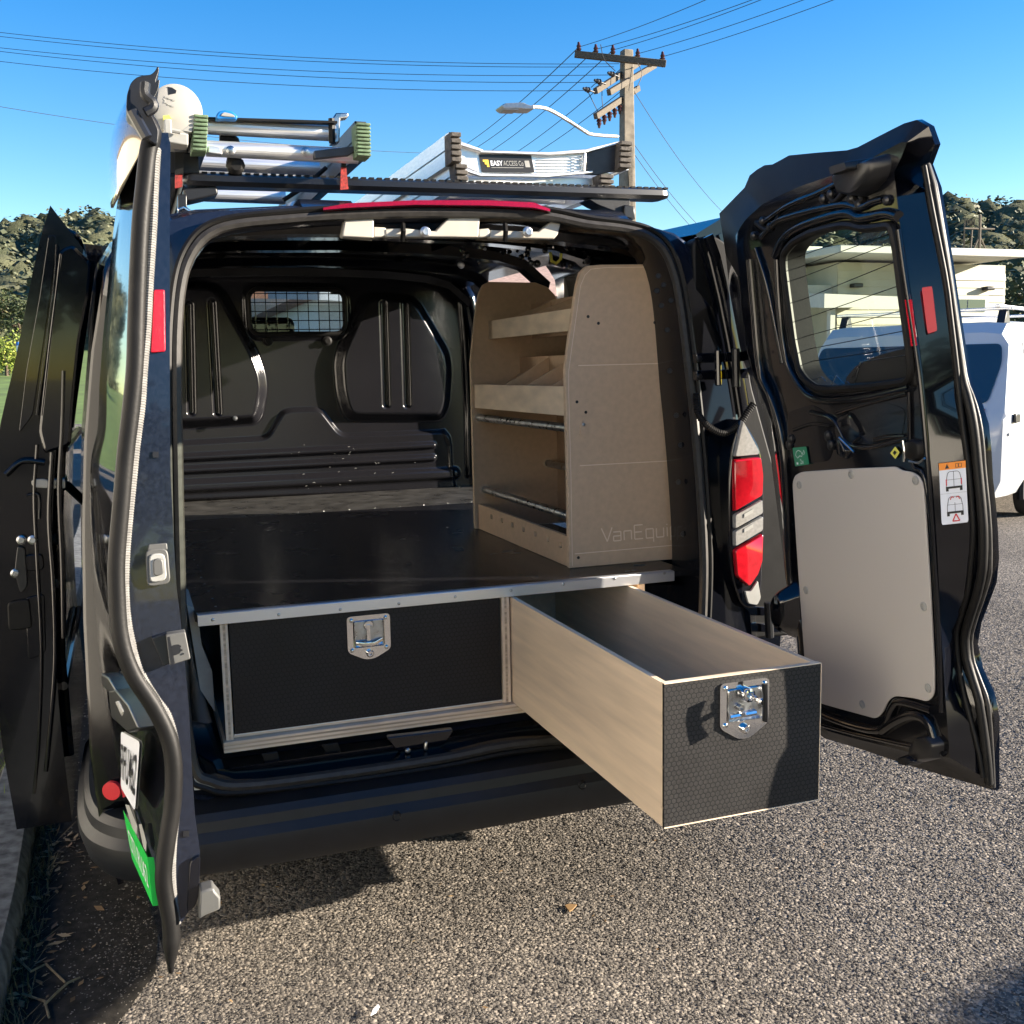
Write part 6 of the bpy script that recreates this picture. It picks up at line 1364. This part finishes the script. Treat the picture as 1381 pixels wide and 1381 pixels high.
# ================================================================== HILLS, WOODS, TREES
def hill(name, pts, depth, zf, m):
    """a rolling slope: crest heights zf along pts, falling to the ground towards the camera"""
    rows = []; n = len(pts)
    for k in range(9):
        t = k/8; r = []
        for (x, y), h in zip(pts, zf):
            v = np.array((x-CAM[0], y-CAM[1])); v = v/np.linalg.norm(v); s = smooth01(np.array(t)); p = np.array((x, y))-v*depth*(1-t); r.append((p[0], p[1], h*float(.15*t+.85*s)-.05))
        rows.append(r)
    back = []
    for (x, y), h in zip(pts, zf):
        v = np.array((x-CAM[0], y-CAM[1])); v /= np.linalg.norm(v); back.append((x+v[0]*60, y+v[1]*60, h*.4))
    rows.append(back); mb = MB(); mb.loft(rows, m); o = mb.build(name, None, smooth=2); struct(o); return rows
hillm = mat('hill_ground', (0.045, 0.048, 0.026), .95, var=.4, vscale=.2)
def azp(a, d): D = ray(a, 490); t = d/math.hypot(D[0], D[1]); return (CAM[0]+D[0]*t, CAM[1]+D[1]*t)
def crest(px, d): return [azp(a, d) for a, b in px], [max(.5, PX(a, b, d=1)[2]*0+CAM[2]+(ray(a, b)[2])/math.hypot(*ray(a, b)[:2])*d) for a, b in px]
Lpx = [(-330, 330), (-200, 318), (-100, 312), (-40, 318), (10, 316), (50, 308), (100, 304), (150, 296), (200, 302), (270, 318), (360, 345), (480, 380), (600, 400)]
Rpx = [(840, 400), (900, 372), (960, 350), (1040, 330), (1110, 318), (1180, 306), (1260, 282), (1300, 298), (1350, 290), (1400, 296), (1500, 300), (1650, 310), (1800, 330)]
lp, lz_ = crest([(a, b+48) for a, b in Lpx], 190); rp, rz_ = crest([(a, b+42) for a, b in Rpx], 150)
lrows = hill('hill', lp, 105, lz_, hillm); rrows = hill('hill', rp, 85, rz_, hillm)
def clumps(C, R, n_each, size, squash=.8, nrm=.8, lb=1.0, r_in=.45):
    """leaf-sized faces spread through the volumes of many crowns"""
    N = len(C); cen = np.repeat(np.array(C), n_each, 0); rad = np.repeat(np.array(R), n_each); n = len(cen)
    d = rng.normal(size=(n, 3)); d /= np.linalg.norm(d, axis=1)[:, None]; rr = rad*rng.uniform(r_in, 1.0, n)**.6
    lob = 1+lb*.28*np.sin(d[:, 0]*5+cen[:, 0])*np.cos(d[:, 1]*4+cen[:, 1]*2)+lb*.18*np.sin(d[:, 2]*7)
    p = cen+d*(rr*lob)[:, None]*np.array((1, 1, squash)); s = size*rng.uniform(.5, 1.3, n)*np.repeat(np.clip(np.array(R)/np.median(R), .6, 1.5), n_each)
    t = rng.normal(size=(n, 3))*nrm+d*1.0; t /= np.linalg.norm(t, axis=1)[:, None]; u = np.cross(t, (0.2, .4, 1)); u /= np.linalg.norm(u, axis=1)[:, None]; v = np.cross(t, u)
    k = rng.uniform(.5, 1, (n, 4)); V = np.stack([p+u*(s*k[:, 0])[:, None], p+v*(s*k[:, 1]*.7)[:, None], p-u*(s*k[:, 2])[:, None], p-v*(s*k[:, 3]*.7)[:, None]], 1).reshape(-1, 3)
    return V, np.arange(4*n).reshape(-1, 4)
def crownmat(name, lo, hi, sc):
    m = mat(name, tuple((a+b)/2 for a, b in zip(lo, hi)), .9, spec=.1); nt = m.node_tree; b = nt.nodes['Principled BSDF']; L = nt.links.new
    tc = nt.nodes['Texture Coordinate']; g = nt.nodes.new('ShaderNodeNewGeometry'); n = nt.nodes.new('ShaderNodeTexNoise'); n.inputs['Scale'].default_value = sc; n.inputs['Detail'].default_value = 8; n.inputs['Roughness'].default_value = .7
    L(tc.outputs['Object'], n.inputs['Vector']); mx = nt.nodes.new('ShaderNodeMix'); mx.data_type = 'RGBA'; mx.inputs[6].default_value = (*lo, 1); mx.inputs[7].default_value = (*hi, 1)
    f = smath(nt, 'ADD', smath(nt, 'MULTIPLY', n.outputs[0], 1.3), smath(nt, 'MULTIPLY_ADD', g.outputs['Random Per Island'], .6, -.45)); L(f, mx.inputs[0]); L(mx.outputs[2], b.inputs['Base Color'])
    bp = nt.nodes.new('ShaderNodeBump'); bp.inputs['Strength'].default_value = 1.0; bp.inputs['Distance'].default_value = .2; L(n.outputs[0], bp.inputs['Height']); L(bp.outputs[0], b.inputs['Normal']); return m
crown_hill = crownmat('hill_crown', (0.018, 0.026, 0.016), (0.125, 0.128, 0.074), 3.2)
_b = bmesh.new(); bmesh.ops.create_icosphere(_b, subdivisions=2, radius=1.0); ICO_V = np.array([v.co[:] for v in _b.verts]); ICO_F = np.array([[v.index for v in f.verts] for f in _b.faces]); _b.free()
def crowns(name, C, R, m):
    C = np.array(C); R = np.array(R); n = len(C); ph = rng.uniform(0, 6.28, (n, 6)); D = ICO_V[None]; V0 = np.broadcast_to(D, (n, len(ICO_V), 3))
    k = 1+.20*np.sin(4*V0[..., 0]+ph[:, :1])*np.cos(4.5*V0[..., 1]+ph[:, 1:2])+.14*np.sin(8*V0[..., 2]+ph[:, 2:3]+5*V0[..., 0])+.10*np.sin(11*V0[..., 1]+ph[:, 3:4])*np.sin(10*V0[..., 0]+ph[:, 4:5])
    k *= rng.uniform(.93, 1.07, k.shape); V = C[:, None]+V0*(R[:, None]*k)[..., None]*np.array((1, 1, .95)); F = (ICO_F[None]+(np.arange(n)*len(ICO_V))[:, None, None]).reshape(-1, 3)
    return numpy_mesh(name, V.reshape(-1, 3), F, m, 'stuff', smooth=True)
def wood(name, rows, n, r0, r1, m, n_each, size, tmin=0.05, uv=None):
    C, R = [], []; A = np.array(rows[:9])
    for _ in range(n):
        a, b = rng.uniform(tmin, 1)*8, rng.uniform(0, A.shape[1]-1.001); i, j = min(int(a), 7), int(b); f, g_ = a-i, b-j
        p = A[i, j]*(1-f)*(1-g_)+A[i+1, j]*f*(1-g_)+A[i, j+1]*(1-f)*g_+A[i+1, j+1]*f*g_; r = rng.uniform(r0, r1); C.append(p+np.array((0, 0, r*.55))); R.append(r)
    if n_each == 0: return crowns(name, C, R, m)
    V, F = clumps(C, R, n_each, size, .92, .5, .3, .66); V2 = V; o = numpy_mesh(name, V2, F, m, 'stuff'); crowns(name.replace('wood', 'understorey'), C, [r*.80 for r in R], crown_hill); return o
wood('hillside_wood', lrows, 800, 2.0, 5.2, leaf_hill, 310, .33); wood('hillside_wood', rrows, 800, 1.5, 4.0, leaf_hill, 310, .27)
wood('pale_scrub', lrows, 130, 1.2, 2.6, leaf_pale, 160, .28, .0)
def tree(name, loc, h, cr, label, m, n=2600, size=.16, group=None, squash=.9, cz=.62, lobes=9):
    t = empty(name, loc, label, 'tree' if 'tree' in name else 'bush', group); x, y, z = loc; q = MB(); rt = random.Random(int(abs(x*31+y*17)))
    top = np.array((x+rt.uniform(-.1, .1)*h, y, z+h*.62)); base = np.array((x, y, z-.05))
    q.tube(spline([base, base*.6+top*.4+np.array((.03*h, 0, 0)), top], 4), list(np.linspace(.035*h, .014*h, 9)), bark, 8)
    C, R = [], []
    for k in range(lobes):
        a = 6.283*k/lobes+rt.uniform(-.4, .4); e = rt.uniform(.15, .9); c = np.array((x+cr*.62*math.cos(a)*rt.uniform(.5, 1), y+cr*.62*math.sin(a)*rt.uniform(.5, 1), z+h*(cz-.22)+h*.48*e)); C.append(c); R.append(cr*rt.uniform(.34, .55))
        q.tube(spline([base*.45+top*.55, (base*.3+top*.7+c)/2, c], 3), [.014*h, .012*h, .011*h, .009*h, .007*h, .005*h, .004*h], bark, 6)
    q.build('trunk', t)
    V, F = clumps(C, R, n//lobes, size, squash); numpy_mesh('crown', V, F, m, None, t, loc); return t
def gz_(a, d): x, y = azp(a, d); return (x, y, max(0, (d-33)/63*3.9) if a < 190 else 0)
tree('bush', gz_(8, 58), 3.0, 1.5, 'bright yellow-green bush at the edge of the far left lawn', leaf_lime, 3000, .08, cz=.34)
tree('tree', gz_(34, 66), 4.4, 2.0, 'dark dense tree left of the sliding door below the hill', leaf_bush, 3600, .10)
tree('tree', gz_(-40, 66), 4.6, 2.4, 'tree with pale dry foliage at the far left edge', leaf_pale, 3000, .10)
tree('tree', gz_(128, 70), 6.4, 2.4, 'green tree in the gap between sliding door and rear door', leaf_hill, 3600, .11)
tree('bush', gz_(30, 60), 2.0, 1.4, 'low olive bush behind the blue post', leaf_hill, 1800, .1, cz=.42)
tree('tree', (33.5, 29.5, 0), 5.2, 3.2, 'round dark tree right of the cream house', leaf_bush, 3000, .17)
tree('tree', gz_(955, 75), 10.6, 2.6, 'thin treetop showing between van roof and right door', leaf_bush, 2200, .25)
tree('tree', gz_(1368, 62), 7.0, 3.0, 'dark tree at the right edge behind the house', leaf_bush, 2800, .2)
tree('tree', gz_(395, 24), 4.2, 2.0, 'green garden tree seen through the bulkhead window', leaf_lime, 2200, .14)
# unseen white house added left of the frame to bounce sunlight; the doors mirror it
HF = -5.2
housew = mat('white_weatherboard', (0.74, 0.715, 0.65), 0.6, var=0.04, vscale=3)
BOUNCE_HOUSE = empty('house', (HF-3.5, .5, 0), 'unseen white weatherboard house added left of the street to bounce sunlight', 'house')
mb = MB(); mb.box((HF-3.5, .5, 2.0), (7, 14, 4.0), housew); mb.build('wall', BOUNCE_HOUSE)
mb = MB()
for i in range(26): mb.add([(HF+.012, -6.5, .1+i*.15), (HF+.012, 7.5, .1+i*.15), (HF+.03, 7.5, .1+i*.15), (HF+.03, -6.5, .1+i*.15), (HF+.01, -6.5, .25+i*.15), (HF+.01, 7.5, .25+i*.15)], [(0, 1, 2, 3), (3, 2, 5, 4)], housew)
mb.build('weatherboards', BOUNCE_HOUSE, smooth=0, kind='stuff')
mb = MB(); mb.prism([(HF-7.4, -6.9, 3.98), (HF+.45, -6.9, 3.98), (HF-3.5, -6.9, 5.6)], (0, 14.8, 0), tilem); mb.build('roof', BOUNCE_HOUSE)
for y, z in ((-4.5, 1.8), (4.5, 1.8)):
    q = MB(); q.box((HF+.04, y, z), (.08, 1.5, 1.2), eavem); o = q.build('window', BOUNCE_HOUSE); q = MB(); q.box((HF+.09, y, z), (.03, 1.3, 1.0), darkglass); q.build('window_pane', o)
BOUNCE_FENCE = empty('fence', (HF, -11.5, 0), 'unseen white board fence added behind the camera to bounce sunlight', 'fence')  # added out of view as a bright bounce surface
q = MB(); q.box((HF-.05, -11.5, .95), (.08, 9.6, .10), housew); q.box((HF-.05, -11.5, 1.6), (.08, 9.6, .10), housew); q.build('rail', BOUNCE_FENCE)
_bd = None
for i in range(48):
    if _bd is None: q = MB(); q.box((HF, -16.2, .95), (.02, .185, 1.75), housew); _bd = q.build('board', BOUNCE_FENCE, origin=(HF, -16.2, 0))
    else: c = _bd.copy(); COL.objects.link(c); c.parent = BOUNCE_FENCE; c.location = (0, -16.2+.2*i+11.5, 0)
# trees behind the photographer, which the glossy paint mirrors
for i, (x, y, h, c) in enumerate(((-12, -15, 4.2, 2.4), (-7, -18, 4.6, 2.6), (-1, -20, 5.0, 2.8), (5, -19, 4.4, 2.6))):
    tree('tree', (x, y, 0), h, c, ('leafy roadside tree behind the camera, furthest to the west', 'leafy roadside tree behind the camera, second from the west', 'tallest leafy roadside tree behind the camera', 'leafy roadside tree behind the camera, furthest to the east')[i], leaf_bush, 1700, .24, 'trees behind the camera')
# lawn, side road, post and low edging on the far left
lawnm = mat('lawn', (0.085, 0.14, 0.022), .95, var=.35, vscale=1.5, detail=8)
g = MB(); g.sheet([(*azp(-420, 33), .012), (*azp(190, 33), .012), (*azp(190, 96), 3.9), (*azp(-420, 96), 3.9)], lawnm); struct(g.build('lawn'))
q = MB(); p0, p1 = azp(-420, 32.6), azp(190, 32.6); q.prism([(*p0, 0), (*p1, 0), (p1[0], p1[1]+.3, 0), (p0[0], p0[1]+.3, 0)], (0, 0, .13), kerbm); struct(q.build('kerb'))
bp_ = azp(27, 56); bz_ = 23/63*3.9; BP_ = empty('post', (*bp_, bz_), 'short blue post with a white band on the far left lawn', 'post')
q = MB(); q.cyl((*bp_, bz_), (*bp_, bz_+1.75), .11, bluepost, 12); q.build('post_shaft', BP_); q = MB(); q.cyl((*bp_, bz_+1.35), (*bp_, bz_+1.58), .115, whitem, 12); q.build('post_band', BP_)
